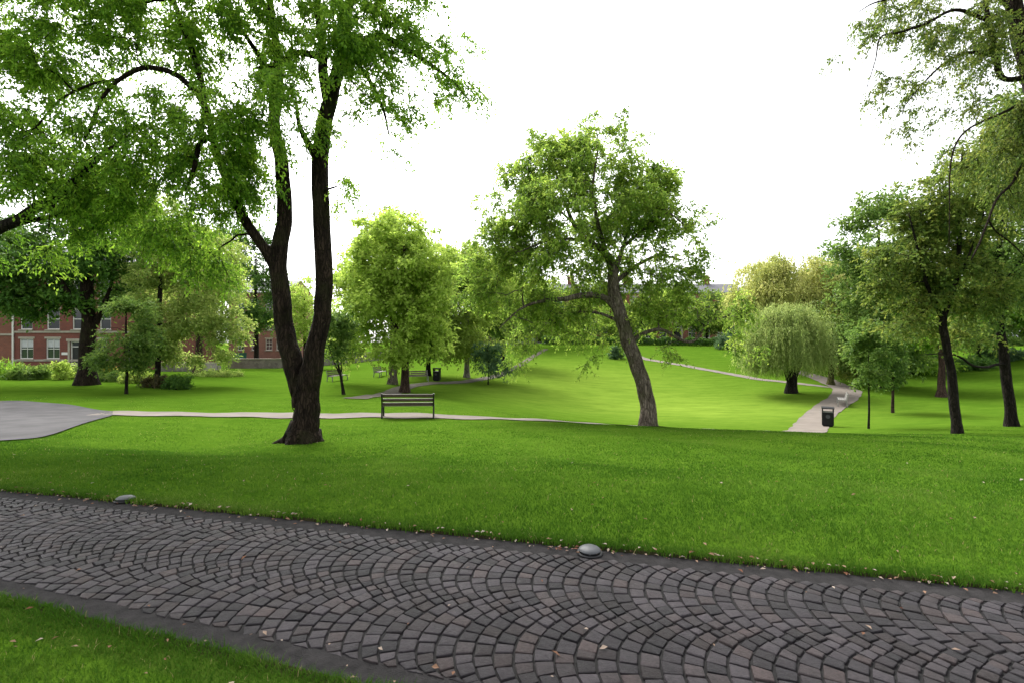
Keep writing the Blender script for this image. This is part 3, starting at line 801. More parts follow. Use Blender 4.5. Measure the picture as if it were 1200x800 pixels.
# ---- tree outside the left edge whose limb reaches in
bl_ = np.array([*xy(-190, 10.5), 0]); bl_[2] = gz(bl_[0], bl_[1])
L_l = [[(*(bl_ - [0, 0, .15]), .36), (*P(-180, 400, 10.4), .30), (*P(-165, 320, 10.3), .26), (*P(-150, 200, 10.2), .2), (*P(-140, 60, 10.0), .13), (*P(-140, -100, 10), .05)],
       limb(9.6, [(-168, 330, .6, .16), (-90, 306, .3, .135), (0, 268, 0, .105), (40, 245, 0, .092), (75, 225, 0, .08), (100, 200, -.1, .062), (122, 180, -.2, .045), (150, 160, -.2, .02)]),
       limb(9.6, [(10, 264, 0, .05), (55, 255, .2, .042), (100, 245, .4, .034), (140, 232, .6, .018)]),
       limb(9.6, [(70, 228, 0, .035), (60, 250, -.2, .026), (58, 268, -.3, .014)])]
L_b = [blob(-120, 120, 9.6, 150, 130, 2.2, .8), blob(30, 290, 9.9, 60, 26, 1.0, .3), blob(40, 210, 9.6, 70, 34, 1.2, .8), blob(130, 215, 9.6, 50, 36, .9, .8), blob(-150, -60, 10, 180, 90, 2.6, .5), blob(5, 120, 9.3, 40, 30, .9, .5)]
tree('ash_tree', 'tree past the edge of view whose thick bare limb slopes up over the asphalt', bl_, L_l, L_b, LM['ash'], BK['dark'], 102,
     nclus=420, nleaf=96, leaf=(.092, .042), spread=.45, droop=.5, twigs=True, sides=14, twig=.0045, gap=-.05, gapf=1.1, flat=.45)

# ---- the leaning plane tree
DM = 18.0
bm_ = G(760, DM); print('leaning tree row', row_of(bm_))
M_l = [[(*(bm_ - [0, 0, .15]), .34), (*P(758, 470, DM), .325), (*P(749, 435, DM), .305), (*P(737, 400, DM), .305), (*P(726, 368, DM), .275), (*P(720, 340, DM), .255), (*P(718, 315, DM), .20), (*P(708, 296, DM), .16), (*P(688, 282, DM), .115), (*P(672, 262, DM), .09), (*P(660, 230, DM + .1), .065), (*P(650, 195, DM + .2), .035), (*P(648, 160, DM + .2), .014)],
       limb(DM, [(725, 366, 0, .14), (708, 349, -.2, .12), (686, 346, -.4, .115), (664, 350, -.5, .10), (640, 352, -.6, .075), (610, 362, -.7, .045), (585, 385, -.8, .02)]),
       limb(DM, [(727, 378, 0, .07), (705, 368, .2, .06), (680, 366, .4, .05), (650, 370, .5, .03), (630, 395, .5, .015)]),
       limb(DM, [(737, 402, .1, .10), (752, 392, -.1, .085), (775, 386, -.3, .07), (800, 399, -.4, .06), (815, 398, -.4, .052), (828, 380, -.4, .045), (850, 371, -.4, .035), (878, 366, -.4, .018)]),
       limb(DM, [(719, 322, 0, .11), (730, 290, .2, .085), (741, 255, .3, .065), (752, 215, .4, .045), (745, 180, .4, .025)]),
       limb(DM, [(728, 292, .2, .07), (755, 268, -.3, .055), (780, 250, -.8, .04), (800, 262, -1.0, .02)]),
       limb(DM, [(722, 330, 0, .09), (745, 312, .5, .07), (772, 300, .8, .05), (800, 305, 1, .025)]),
       limb(DM, [(690, 283, 0, .07), (668, 280, -.5, .055), (640, 283, -.8, .04), (610, 295, -1.0, .02)]),
       limb(DM, [(672, 262, 0, .05), (645, 238, .5, .04), (620, 222, .8, .025), (600, 215, .9, .012)]),
       limb(DM, [(712, 302, 0, .09), (700, 260, -.8, .07), (695, 220, -1.3, .05), (700, 180, -1.6, .02)]),
       limb(DM, [(712, 302, 0, .08), (700, 262, 1.0, .06), (690, 215, 1.6, .04), (680, 170, 1.9, .018)])]
M_b = [blob(690, 235, DM, 105, 80, 2.7, 1.2), blob(800, 318, DM, 22, 26, .9, .8), blob(560, 330, DM, 24, 34, .9, .7), blob(765, 215, DM, 26, 30, 1.2), blob(650, 168, DM, 38, 26, 1.0), blob(615, 200, DM, 34, 26, .9), blob(690, 185, DM, 60, 34, 1.8), blob(735, 200, DM, 45, 32, 1.5),
       blob(660, 235, DM, 70, 42, 2.0, 1.1), blob(740, 250, DM, 60, 40, 1.9, 1.1), blob(590, 275, DM, 42, 38, 1.4), blob(572, 310, DM, 30, 32, 1.2, .8), blob(622, 250, DM, 40, 34, 1.6), blob(640, 300, DM, 60, 38, 1.8, 1.1),
       blob(785, 270, DM, 32, 42, 1.2), blob(775, 315, DM, 44, 30, 1.5), blob(690, 300, DM + .8, 50, 40, 1.2, .6), blob(600, 335, DM, 50, 34, 1.5),
       blob(655, 345, DM + .6, 55, 30, 1.3, 1.5), blob(690, 330, DM + 1.2, 50, 34, 1.2, 1.0), blob(770, 355, DM + .4, 52, 32, 1.4, 1.7), blob(640, 372, DM + 1.0, 50, 18, 1.0, .9), blob(700, 385, DM + .9, 60, 20, 1.0, .7),
       blob(620, 392, DM - .6, 34, 22, .7, .7), blob(622, 428, DM - .7, 24, 14, .4, .45), blob(690, 418, DM - .3, 14, 18, .3, .4), blob(775, 415, DM - .3, 30, 14, .4, .45),
       blob(850, 362, DM - .4, 36, 24, .8, .8), blob(862, 405, DM - .4, 26, 26, .5, .5), blob(812, 250, DM, 10, 10, .3, .5)]
tree('plane_tree', 'leaning tree with bent grey trunk and loose round crown above the grassy dip', bm_, M_l, M_b, LM['plane'], BK['grey'], 103,
     nclus=1450, nleaf=66, leaf=(.135, .07), spread=.52, droop=.45, sides=16, twig=.006, gap=-.06, gapf=.9, flat=.6, rough=.06, flare=1.3, remesh=5, voxel=.032, twigs=1.5)

# ---- trees on the near right
DR = 19.0
b0 = G(1122, DR); print('R1 row', row_of(b0))
tree('olive_tree', 'slim tree with low yellowing olive leaves and a Y fork beside its stouter dark neighbour', b0,
     [[(*(b0 - [0, 0, .15]), .17), (*P(1117, 460, DR), .15), (*P(1110, 410, DR), .14), (*P(1105, 376, DR), .125), (*P(1110, 358, DR), .10), (*P(1120, 330, DR), .085), (*P(1124, 290, DR), .07), (*P(1125, 230, DR), .05), (*P(1128, 170, DR), .02)],
      limb(DR, [(1105, 376, 0, .09), (1096, 355, -.2, .075), (1085, 330, -.5, .06), (1075, 290, -.8, .04), (1065, 250, -1, .02)]),
      limb(DR, [(1117, 340, 0, .05), (1135, 300, -.6, .04), (1150, 260, -1, .025), (1158, 220, -1.1, .012)])],
     [blob(1070, 262, DR, 36, 28, 1.2), blob(1105, 235, DR, 42, 34, 1.3), blob(1055, 305, DR, 32, 26, 1.0), blob(1100, 300, DR, 48, 34, 1.4),
      blob(1075, 345, DR, 40, 24, 1.0), blob(1135, 280, DR, 36, 44, 1.3), blob(1140, 340, DR, 34, 28, 1.2), blob(1130, 195, DR, 30, 26, 1.0), blob(1040, 330, DR, 24, 16, .6), blob(1050, 372, DR - .4, 34, 18, .8, .5), blob(1085, 385, DR + .8, 40, 18, .8, .5), blob(1145, 385, DR + .6, 30, 16, .8, .5)],
     LM['olive'], BK['dark'], 104, twigs=1.5, nclus=560, nleaf=54, leaf=(.16, .085), spread=.6, twig=.006, gap=-.08, gapf=.9, flat=.5, droop=.4, flare=1.3)
D2 = 21.0
b0 = G(1186, D2); print('R2 row', row_of(b0))
tree('lime_tree', 'dark stout leaning trunk with dense mid green crown beside the olive leaved tree', b0,
     [[(*(b0 - [0, 0, .15]), .21), (*P(1182, 460, D2), .18), (*P(1176, 410, D2), .165), (*P(1170, 370, D2), .14), (*P(1166, 330, D2), .12), (*P(1172, 280, D2), .09), (*P(1180, 220, D2), .06), (*P(1185, 150, D2), .025)],
      limb(D2, [(1178, 425, .0, .06), (1168, 427, -.2, .055), (1155, 430, -.4, .05), (1140, 428, -.5, .045), (1125, 418, -.6, .04), (1108, 414, -.7, .03), (1085, 415, -.8, .018)]),
      limb(D2, [(1168, 345, 0, .09), (1190, 315, -.3, .07), (1215, 280, -.6, .04), (1230, 240, -.8, .02)])],
     [blob(1190, 180, D2, 40, 50, 1.8), blob(1160, 225, D2, 36, 40, 1.4), blob(1215, 240, D2, 50, 60, 2.0), blob(1175, 290, D2, 44, 36, 1.6),
      blob(1205, 340, D2, 44, 30, 1.5), blob(1150, 340, D2, 26, 26, 1.0), blob(1188, 130, D2, 30, 30, 1.1), blob(1150, 385, D2 + .5, 36, 16, .9, .6), blob(1240, 180, D2, 50, 80, 2.2)],
     LM['mid'], BK['dark'], 105, twigs=1.5, nclus=760, nleaf=54, leaf=(.17, .09), spread=.6, twig=.006, gap=-.2, gapf=.8, droop=.4, flare=1.35)
# ---- tree outside the right edge with drooping sprays overhead
D3 = 12.0
b0 = G(1275, D3)
tree('birch_tree', 'tree rising past the edge of the view whose thin drooping sprays hang against white sky', b0,
     [[(*(b0 - [0, 0, .15]), .32), (*P(1262, 420, D3), .28), (*P(1250, 300, D3), .25), (*P(1232, 180, D3), .22), (*P(1205, 80, D3), .19), (*P(1192, 30, D3), .17), (*P(1184, -40, D3), .12), (*P(1178, -140, D3), .05)],
      limb(D3, [(1208, 90, 0, .07), (1175, 92, -.2, .06), (1166, 60, -.3, .07), (1160, 30, -.4, .055), (1150, -20, -.5, .03)]),
      limb(D3, [(1168, 66, -.3, .045), (1140, 62, -.6, .035), (1110, 72, -.9, .026), (1080, 100, -1.1, .016), (1060, 125, -1.2, .008)]),
      limb(D3, [(1160, 25, -.4, .045), (1120, 12, -.7, .036), (1085, 28, -.9, .028), (1055, 38, -1.0, .022), (1032, 44, -1.1, .018), (1026, 70, -1.2, .012), (1015, 105, -1.3, .006)]),
      limb(D3, [(1192, 20, 0, .05), (1150, -15, -.5, .04), (1090, -8, -.9, .03), (1030, 2, -1.2, .018), (1005, 15, -1.3, .008)]),
      limb(D3, [(1235, 200, 0, .045), (1205, 175, -.4, .036), (1196, 195, -.7, .032), (1186, 215, -.9, .028), (1168, 234, -1.0, .025), (1157, 262, -1.1, .02), (1148, 285, -1.1, .02), (1138, 305, -1.1, .01)]),
      limb(D3, [(1215, 110, 0, .045), (1180, 130, -.5, .032), (1137, 150, -.8, .023), (1119, 172, -.9, .019), (1113, 205, -1.0, .015), (1113, 245, -1.0, .011), (1112, 290, -1.0, .008)]),
      limb(D3, [(1158, 258, -1.1, .018), (1168, 272, -1.1, .014), (1185, 285, -1.1, .016), (1200, 300, -1.1, .008)])],
     [blob(1060, 10, D3 - .8, 55, 20, .8), blob(1130, 20, D3 - .6, 60, 36, 1.2, 1.0), blob(1030, 35, D3 - 1, 26, 20, .5, .6), blob(1100, 70, D3 - .8, 48, 26, .8, .8),
      blob(1030, 100, D3 - 1, 26, 38, .5, .35), blob(1075, 115, D3 - 1, 34, 36, .6, .5), blob(1165, 60, D3 - .3, 44, 40, 1.0, 1.0), blob(1195, 130, D3 - .5, 34, 40, .9, 2.2),
      blob(1185, 200, D3 - .6, 34, 46, .9, 1.8), blob(1140, 115, D3 - .7, 36, 30, .7, .5), blob(1230, -40, D3, 90, 70, 2.2, .7), blob(1270, 120, D3, 60, 100, 2.0, .7), blob(1100, -60, D3 - .5, 90, 30, 1.5, .6),
      blob(1055, 155, D3 - 1, 34, 20, .5, .18), blob(982, 62, D3 - 1.2, 6, 10, .2, .3)],
     LM['olive'], BK['brown'], 106, nclus=760, nleaf=66, leaf=(.078, .040), twigs=True, spread=.36, twig=.0038, gap=-.1, gapf=1.2, droop=.9, flat=.5, sides=14)

# ---- lime pair in the middle
simple_tree('lime_tree', 'bright green round crowned tree rising directly behind the slatted bench', 474, 31, 285,
    [blob(470, 285, 31, 52, 34, 2.2), blob(440, 320, 31, 42, 40, 2.0), blob(500, 320, 31, 44, 40, 2.0), blob(470, 350, 30.5, 60, 44, 2.4), blob(425, 372, 31, 30, 34, 1.6), blob(500, 385, 30.5, 36, 32, 1.5), blob(468, 400, 30, 34, 24, 1.2)],
    LM['lime'], BK['red'], 107, r=.27, fork=[(474, 400, 440, 330, -1, .14), (474, 390, 505, 320, .5, .14)], nclus=330, nleaf=54, leaf=(.27, .17), spread=.8, twig=.009, gap=-.2, gapf=.5, droop=.4)
simple_tree('lime_tree', 'pale grey trunked tree close beside the bright green one, taller top', 460, 36, 275,
    [blob(455, 275, 36, 40, 28, 2.0), blob(425, 330, 36, 34, 40, 2.0), blob(480, 330, 37, 50, 50, 2.4), blob(412, 390, 36, 22, 26, 1.4)],
    LM['birch'], BK['grey'], 108, r=.30, nclus=290, nleaf=48, leaf=(.28, .17), spread=.9, twig=.009, gap=-.2, gapf=.5, droop=.4)
simple_tree('maple_tree', 'dark slim straight trunk between the bright green tree and the small litter bin', 502, 42, 340,
    [blob(505, 330, 42, 36, 40, 2.4), blob(505, 385, 42, 30, 26, 2.0)],
    LM['mid'], BK['dark'], 109, r=.22, lean=-3, nclus=200, nleaf=48, leaf=(.30, .18), spread=1.0, twig=.01)
simple_tree('birch_tree', 'yellowish green tree on a pale whitish trunk beside the blue green sapling', 547, 42, 310,
    [blob(545, 308, 42, 42, 36, 2.6), blob(575, 338, 42, 40, 38, 2.4), blob(520, 330, 42, 26, 30, 1.8), blob(530, 365, 41.5, 30, 34, 2.0), blob(560, 388, 41.5, 42, 24, 2.2), blob(538, 405, 41, 22, 16, 1.2)],
    LM['birch'], BK['pale'], 110, r=.24, nclus=400, nleaf=48, leaf=(.28, .15), spread=.95, twig=.009, gap=-.2, gapf=.4, droop=.5)
simple_tree('sapling', 'small dusky blue green sapling with drooping twigs near the pale trunk', 572, 38, 400,
    [blob(572, 412, 38, 16, 16, .9), blob(578, 425, 38, 20, 9, 1.0)], LM['blue'], BK['dark'], 111, r=.05, nclus=44, nleaf=36, leaf=(.26, .10), spread=.55, droop=.8, twig=.006, group=None)
simple_tree('maple_tree', 'stout dark trunk on the slope beside the rising path with thick shade crown', 588, 55, 350,
    [blob(590, 330, 55, 40, 40, 3.4), blob(585, 375, 55, 36, 22, 3.0)], LM['mid'], BK['brown'], 112, r=.36, nclus=230, nleaf=48, leaf=(.36, .2), spread=1.2, twig=.012)
simple_tree('maple_tree', 'slender far trunk by the street at the head of the rising path', 604, 74, 360,
    [blob(615, 350, 74, 36, 30, 4), blob(650, 358, 76, 40, 22, 4)], LM['dark'], BK['dark'], 113, r=.32, nclus=110, nleaf=48, leaf=(.42, .24), spread=1.5, twig=.014)
simple_tree('young_tree', 'thin dark tree with three splayed stems leaning towards the big forked trunk', 403, 26, 405,
    [blob(396, 400, 26, 16, 16, .7), blob(388, 385, 26, 20, 20, .9), blob(402, 378, 26, 14, 20, .7)], LM['mid'], BK['dark'], 114, r=.085, lean=-10,
    fork=[(399, 440, 385, 405, -.5, .045), (400, 435, 399, 395, .4, .04)], nclus=60, nleaf=36, leaf=(.2, .11), spread=.5, twig=.007, flare=1.2)
# ---- left, between the big tree and the houses
simple_tree('chestnut_tree', 'very thick dark trunk with near black green crown before the brick house door', 102, 30, 260,
    [blob(105, 250, 30, 60, 40, 3), blob(50, 300, 30, 60, 42, 3, 1.2), blob(130, 305, 30, 46, 36, 2.4), blob(20, 335, 29.5, 36, 22, 1.6, 1.2), blob(85, 345, 30, 34, 18, 1.6, .7), blob(-30, 290, 30, 60, 50, 3), blob(28, 354, 29.5, 44, 14, 1.8), blob(120, 345, 31, 40, 22, 1.8)],
    LM['dark'], BK['brown'], 115, r=.46, fork=[(106, 390, 132, 330, .5, .2), (102, 370, 60, 310, -1, .2), (104, 340, 110, 260, 0, .22)], nclus=420, nleaf=54, leaf=(.26, .15), spread=.85, twig=.01, gap=-.2, gapf=.45)
simple_tree('young_tree', 'young tree with fresh yellow green top over dark lower leaves by the flower bed', 148, 24, 355,
    [blob(152, 372, 24, 20, 20, .9), blob(148, 400, 24, 28, 20, 1.1), blob(140, 420, 24, 28, 12, 1.0)], LM['mid'], BK['dark'], 116, r=.075, nclus=120, nleaf=42, leaf=(.17, .09), spread=.5, twig=.006, flare=1.2)
simple_tree('maple_tree', 'wide pale grey green tree on a thin black stem between flower bed and stone wall', 183, 30, 270,
    [blob(195, 270, 30, 46, 40, 2.4), blob(235, 300, 31, 44, 44, 2.4), blob(190, 330, 30, 40, 36, 2.0), blob(240, 360, 31, 42, 36, 2.2), blob(262, 385, 31, 28, 24, 1.4), blob(200, 385, 30, 40, 30, 1.8), blob(225, 412, 31, 46, 14, 1.6)],
    LM['pale'], BK['dark'], 117, r=.17, lean=8, fork=[(185, 400, 225, 330, 1, .1)], nclus=400, nleaf=54, leaf=(.21, .12), spread=.75, twig=.008, gap=-.22, gapf=.45)
simple_tree('maple_tree', 'short reddish trunk under low grey green branches before the stone wall', 232, 44, 330,
    [blob(230, 330, 44, 40, 50, 3), blob(262, 330, 45, 26, 36, 2.2)], LM['birch'], BK['red'], 118, r=.34, nclus=110, nleaf=48, leaf=(.30, .17), spread=1.1, twig=.011)
simple_tree('chestnut_tree', 'dark tree leaning over the second brick house gable beyond the stone wall', 300, 68, 300,
    [blob(290, 325, 68, 36, 34, 4), blob(305, 360, 68, 24, 22, 3), blob(262, 300, 68, 40, 30, 4), blob(290, 290, 68, 34, 26, 4), blob(315, 335, 68, 16, 26, 2), blob(296, 372, 66, 24, 14, 2), blob(322, 366, 66, 12, 14, 1.5)], LM['dark'], BK['dark'], 119, r=.34, nclus=270, nleaf=48, leaf=(.36, .2), spread=1.3, twig=.012, gap=-.15, gapf=.3)
simple_tree('maple_tree', 'light green far tree seen through the fork of the big trunk', 357, 60, 345,
    [blob(354, 372, 60, 24, 40, 2.4), blob(380, 385, 60, 30, 30, 2.6), blob(352, 352, 60, 18, 20, 1.8)], LM['lime'], BK['brown'], 120, r=.24, nclus=120, nleaf=48, leaf=(.32, .18), spread=1.1, twig=.01)
# ---- willow and the trees about it
simple_tree('weeping_willow', 'weeping willow with grey green hanging curtains and short dark forked trunk by the bowl path', 927, 38, 372,
    [blob(908, 372, 38, 26, 12, 1.8), blob(930, 366, 38, 28, 13, 2.0), blob(893, 388, 38, 20, 12, 1.6), blob(950, 382, 38, 18, 14, 1.6), blob(915, 390, 36.6, 30, 12, 1.0), blob(886, 400, 37.4, 8, 9, .8)],
    LM['willow'], BK['dark'], 121, r=.38, fork=[(926, 448, 908, 385, -.8, .20), (928, 448, 950, 390, .3, .18), (926, 444, 932, 376, .8, .15)], nclus=250, nleaf=30, leaf=(.26, .05), spread=.7, droop=.6,
    strands=(3.9, 5, 24), twig=.01, gap=-.3, flare=1.5)
simple_tree('golden_willow', 'tall pale golden tree rising behind the weeping willow against the sky', 915, 54, 318,
    [blob(905, 322, 54, 36, 18, 3.2), blob(930, 318, 54, 42, 18, 3.6), blob(885, 343, 54, 26, 18, 2.6), blob(950, 340, 54, 26, 26, 2.6), blob(912, 348, 52.5, 46, 24, 3), blob(955, 365, 53, 20, 22, 2)],
    LM['gold'], BK['brown'], 122, r=.5, nclus=330, nleaf=48, leaf=(.40, .14), spread=1.3, droop=1.0, strands=(3.0, 2, 12), twig=.012, gap=-.25, gapf=.3)
simple_tree('maple_tree', 'tree on an olive mossy trunk at the bend of the bowl path', 974, 42.5, 380,
    [blob(968, 385, 43, 26, 26, 2.0), blob(990, 400, 43, 30, 30, 2.2), blob(960, 412, 43, 14, 12, 1.0), blob(1005, 430, 43, 24, 14, 1.6)],
    LM['olive'], BK['moss'], 123, r=.24, lean=-2, nclus=150, nleaf=48, leaf=(.27, .15), spread=.95, twig=.009)
wood = [
    (1030, 41, 'tall bluish green tree whose crown rises above the bowl path behind the saplings', 'mid', [(1008, 262, 22, 16), (1038, 252, 32, 28), (1000, 300, 26, 28), (1042, 308, 40, 40), (1020, 352, 40, 30), (1000, 385, 30, 26), (1035, 410, 44, 26)]),
    (985, 56, 'tall mid green tree whose top joins the golden one at its side', 'mid', [(975, 330, 34, 30), (1000, 350, 34, 36), (965, 370, 30, 30), (990, 395, 36, 24), (1000, 425, 26, 14)]),
    (1022, 52, 'broad dark green wood tree standing behind the two thin saplings', 'mid', [(1020, 325, 36, 36), (1040, 300, 30, 30), (1010, 370, 38, 34), (1040, 360, 36, 40), (1030, 405, 46, 26)]),
    (1062, 48, 'shady wood tree with drooping lower boughs behind the slim olive tree', 'ash', [(1062, 350, 38, 40), (1080, 385, 36, 30), (1055, 405, 40, 26), (1090, 340, 30, 40), (1080, 425, 30, 10)]),
    (1148, 52, 'deep green tree filling the gap between the two near dark trunks', 'mid', [(1140, 340, 44, 44), (1165, 365, 40, 30), (1120, 370, 36, 30), (1140, 395, 50, 10)]),
    (1215, 50, 'leafy wood tree by the street past the stout dark trunk', 'ash', [(1215, 320, 50, 60), (1190, 360, 34, 22), (1230, 370, 40, 22)]),
]
for k, (px, D, lab, lm, bs) in enumerate(wood):
    simple_tree('broadleaf_tree', lab, px, D, bs[0][1] + 10, [blob(a, b2, D, rx, ry, rx * D / F * .9) for a, b2, rx, ry in bs], LM[lm], BK['brown'], 130 + k,
                r=.34, nclus=260, nleaf=48, leaf=(.32, .18), spread=1.15, twig=.011, gap=-.2, gapf=.35, group='wood trees on the far bank')
simple_tree('broadleaf_tree', 'reddish brown trunk on the bank just behind the slim olive tree', 1103, 36, 375,
    [blob(1095, 390, 36.5, 32, 14, 1.4), blob(1110, 370, 37, 36, 20, 1.8)], LM['ash'], BK['red'], 140, r=.26, nclus=110, nleaf=48, leaf=(.25, .14), spread=.85, twig=.009, group='wood trees on the far bank')
simple_tree('sapling', 'thinner taller sapling nearest the black litter bin', 1018, 23.5, 410,
    [blob(1020, 415, 23.5, 22, 16, .9), blob(1018, 395, 23.5, 18, 18, .8), blob(1022, 440, 23.5, 18, 10, .7)], LM['mid'], BK['dark'], 141, r=.05, nclus=80, nleaf=42, leaf=(.17, .09), spread=.45, twig=.005, flare=1.1, group='saplings beside the bowl path')
simple_tree('sapling', 'shorter sapling with darker crown standing further from the black litter bin', 1046, 29, 410,
    [blob(1045, 425, 29, 24, 14, 1.0), blob(1046, 405, 29, 20, 18, 1.0), blob(1055, 440, 29, 16, 8, .7)], LM['mid'], BK['red'], 142, r=.085, nclus=90, nleaf=42, leaf=(.2, .11), spread=.55, twig=.006, flare=1.1, group='saplings beside the bowl path', tonebias=-.25)

belt = [(632, 86, 'round far tree standing against the pinkish terrace house', 352), (676, 84, 'smaller far tree between hedge and terrace under the bent limb', 362), (716, 86, 'far tree directly behind the bent grey trunk by the terrace', 350),
        (752, 85, 'far tree to the side of the bent trunk before the orange terrace', 345), (790, 86, 'tall far tree crossing the terrace roof below the open sky', 337), (828, 85, 'far tree covering the terrace wall below the chimney', 343), (856, 83, 'far tree between the chimney house and the golden tree', 347)]
for k, (px, D, lab, top) in enumerate(belt):
    simple_tree('broadleaf_tree', lab, px, D, top + 10, [blob(px, top + 12, D, 18, 13, 2.4), blob(px - 9, top + 27, D, 18, 13, 2.4), blob(px + 10, top + 28, D, 18, 13, 2.4), blob(px, top + 37, D, 20, 9, 2.6)], LM['mid' if k % 2 else 'plane'], BK['brown'], 160 + k,
                r=.22, nclus=85, nleaf=42, leaf=(.42, .24), spread=1.2, twig=.012, gap=-.3, gapf=.3, group='far trees before the terrace')
# ---- shrubs, flower bed
def shrub(name, label, px, D, bl, lm, seed, nclus=40, nleaf=40, leaf=(.16, .07), spread=.4, group=None, cat='shrub', **kw):
    b0 = G(px, D); h = max(x[1] for x in bl)
    lim = []
    rr = np.random.default_rng(seed)
    for k in range(4):
        e = b0 + np.array([rr.normal(0, .3), rr.normal(0, .3), .5 + .3 * rr.random()])
        s = b0 + np.array([rr.normal(0, .05), rr.normal(0, .05), -.08])
        lim.append([(*s, .03), (*((s + e) / 2), .022), (*e, .01)])
    blobs = [(b0 + np.array([dx, dy, dz]), (rx, ry, rz), 1.0) for dx, dy, dz, rx, ry, rz in bl]
    kw.setdefault('flat', 1.0)
    return tree(name, label, b0, lim, blobs, LM[lm], BK['dark'], seed, nclus=nclus, nleaf=nleaf, leaf=leaf, spread=spread, group=group, cat=cat,
                twig=.005, parts=('stem', 'foliage'), gap=-.4, sides=6, flare=1.0, **kw)
BED = 'plants in the long flower bed'
shrub('border_plant', 'tall strappy green clump beneath the white drainpipe', 8, 33, [(0, 0, .45, 1.2, .7, .5)], 'ash', 201, 60, 40, (.42, .05), .45, BED, flat=2.0)
shrub('border_plant', 'dense dark leafy clump under the brick house windows', 38, 33, [(0, 0, .45, 1.0, .7, .45)], 'mid', 202, 60, 40, (.3, .08), .4, BED, flat=1.6)
shrub('border_plant', 'small light green upright bush like a lollipop in the bed', 72, 33, [(0, 0, .9, .4, .4, .45), (0, 0, .4, .5, .5, .3)], 'lime', 203, 44, 40, (.16, .08), .3, BED)
shrub('border_plant', 'pale feathery clump leaning on the thick dark trunk', 90, 34.5, [(0, 0, .45, .8, .6, .5)], 'pale', 204, 40, 40, (.3, .05), .4, BED, flat=1.6)
shrub('flowering_plant', 'yellow flowering drift between thick trunk and young tree', 124, 33.5, [(0, 0, .7, .9, .5, .3)], 'flower', 205, 40, 32, (.10, .07), .35, BED, cat='flowers')
shrub('border_plant', 'green foliage below the yellow flowers', 126, 33, [(0, 0, .32, 1.1, .6, .32)], 'mid', 206, 50, 40, (.26, .06), .4, BED, flat=1.5)
shrub('border_plant', 'brownish green seed heads clump behind the young tree stem', 160, 32, [(0, 0, .45, .9, .6, .4)], 'birch', 207, 44, 40, (.26, .05), .4, BED, flat=1.5)
shrub('border_plant', 'straggly green and bronze clump at the foot of the thin black stem', 180, 29, [(0, 0, .35, .6, .5, .3)], 'copper', 208, 34, 36, (.16, .06), .35, BED)
shrub('shrub', 'low rounded almost black shrub on the lawn edge past the flower bed', 208, 28, [(0, 0, .4, .65, .6, .35)], 'dark', 209, 50, 44, (.15, .08), .3)
shrub('shrub', 'dull purple tinged shrub beside the almost black one', 193, 28.6, [(0, 0, .42, .55, .5, .3)], 'copper', 210, 40, 40, (.14, .07), .3)
shrub('border_plant', 'low wide grey green planting below the stone wall', 255, 40, [(0, 0, .25, 2.2, .8, .3)], 'pale', 211, 60, 36, (.2, .07), .45)
shrub('conifer_shrub', 'dark blue green conical evergreen behind the bent grey trunk', 722, 63, [(0, 0, .6, .9, .8, .5), (0, 0, 1.3, .5, .5, .6)], 'blue', 212, 60, 44, (.3, .1), .4, cat='shrub')
shrub('conifer_shrub', 'wide blue green evergreen mound below the far terrace beside the willow', 862, 73, [(-.6, 0, 1.0, 2.6, 1.5, 1.0), (.5, 0, 2.0, 2.0, 1.3, 1.0)], 'blue', 213, 120, 44, (.36, .12), .7)
shrub('shrub', 'low dark bush beneath the deep green wood on the bank', 1140, 48, [(0, 0, .6, 2.4, 1.2, .6)], 'dark', 215, 70, 44, (.3, .14), .6)
shrub('shrub', 'dark blue tinted bush beside the stout dark trunk far on the bank', 1172, 52, [(0, 0, .6, 2.6, 1.2, .6)], 'blue', 216, 70, 44, (.3, .14), .6)

def hedge(name, label, pts, h, w, lm, seed, n=9000):
    rr = np.random.default_rng(seed); c = smooth_line(pts, 80)
    base = np.array([*c[40][:2], gz(*c[40][:2])]); root = empty(name, base); tag(root, label, 'hedge')
    t = rr.uniform(0, 79, n); x = np.interp(t, np.arange(80), c[:, 0]); y = np.interp(t, np.arange(80), c[:, 1])
    top = h * (.85 + .2 * np.sin(t * .9) * np.sin(t * .31 + 1))
    z = ground(x, y) + top * rr.random(n) ** .6
    y = y + rr.uniform(-w, w, n) * .5
    pos = np.stack([x, y, z], -1)
    V, q = leaf_quads(pos, rr.normal(0, 1, (n, 3)), unit(rr.normal(0, 1, (n, 3)) + [0, 0, .5]), rr.uniform(.2, .4, n), rr.uniform(.12, .22, n))
    mk_obj('foliage', mk_mesh('foliage', V - base, [q], LM[lm], {'tone': np.repeat(np.clip(rr.normal(.5, .25, n), 0, 1), 4)}), root)
    for k in range(2, 80, 5):
        acc = Acc(); p = np.array([c[k][0], c[k][1], gz(c[k][0], c[k][1]) - .05]); acc.tube([p, p + [0.05, 0, h * .4], p + [.02, .05, h * .75]], [.05, .035, .015], 5)
        mk_obj('stem', mk_mesh('stem', np.concatenate(acc.v) - base, [np.concatenate(acc.q), np.concatenate(acc.t)], BK['dark'], None, True), root)
hedge('hedge', 'long dark clipped hedge below the middle terrace fronts', [xy(635, 78.5), xy(700, 79), xy(770, 79), xy(850, 78)], 1.3, 1.0, 'dark', 301)
hedge('hedge', 'short ragged hedge under trees along the far bank street', [xy(1090, 69), xy(1150, 66), xy(1230, 63)], 1.1, 1.0, 'mid', 302)

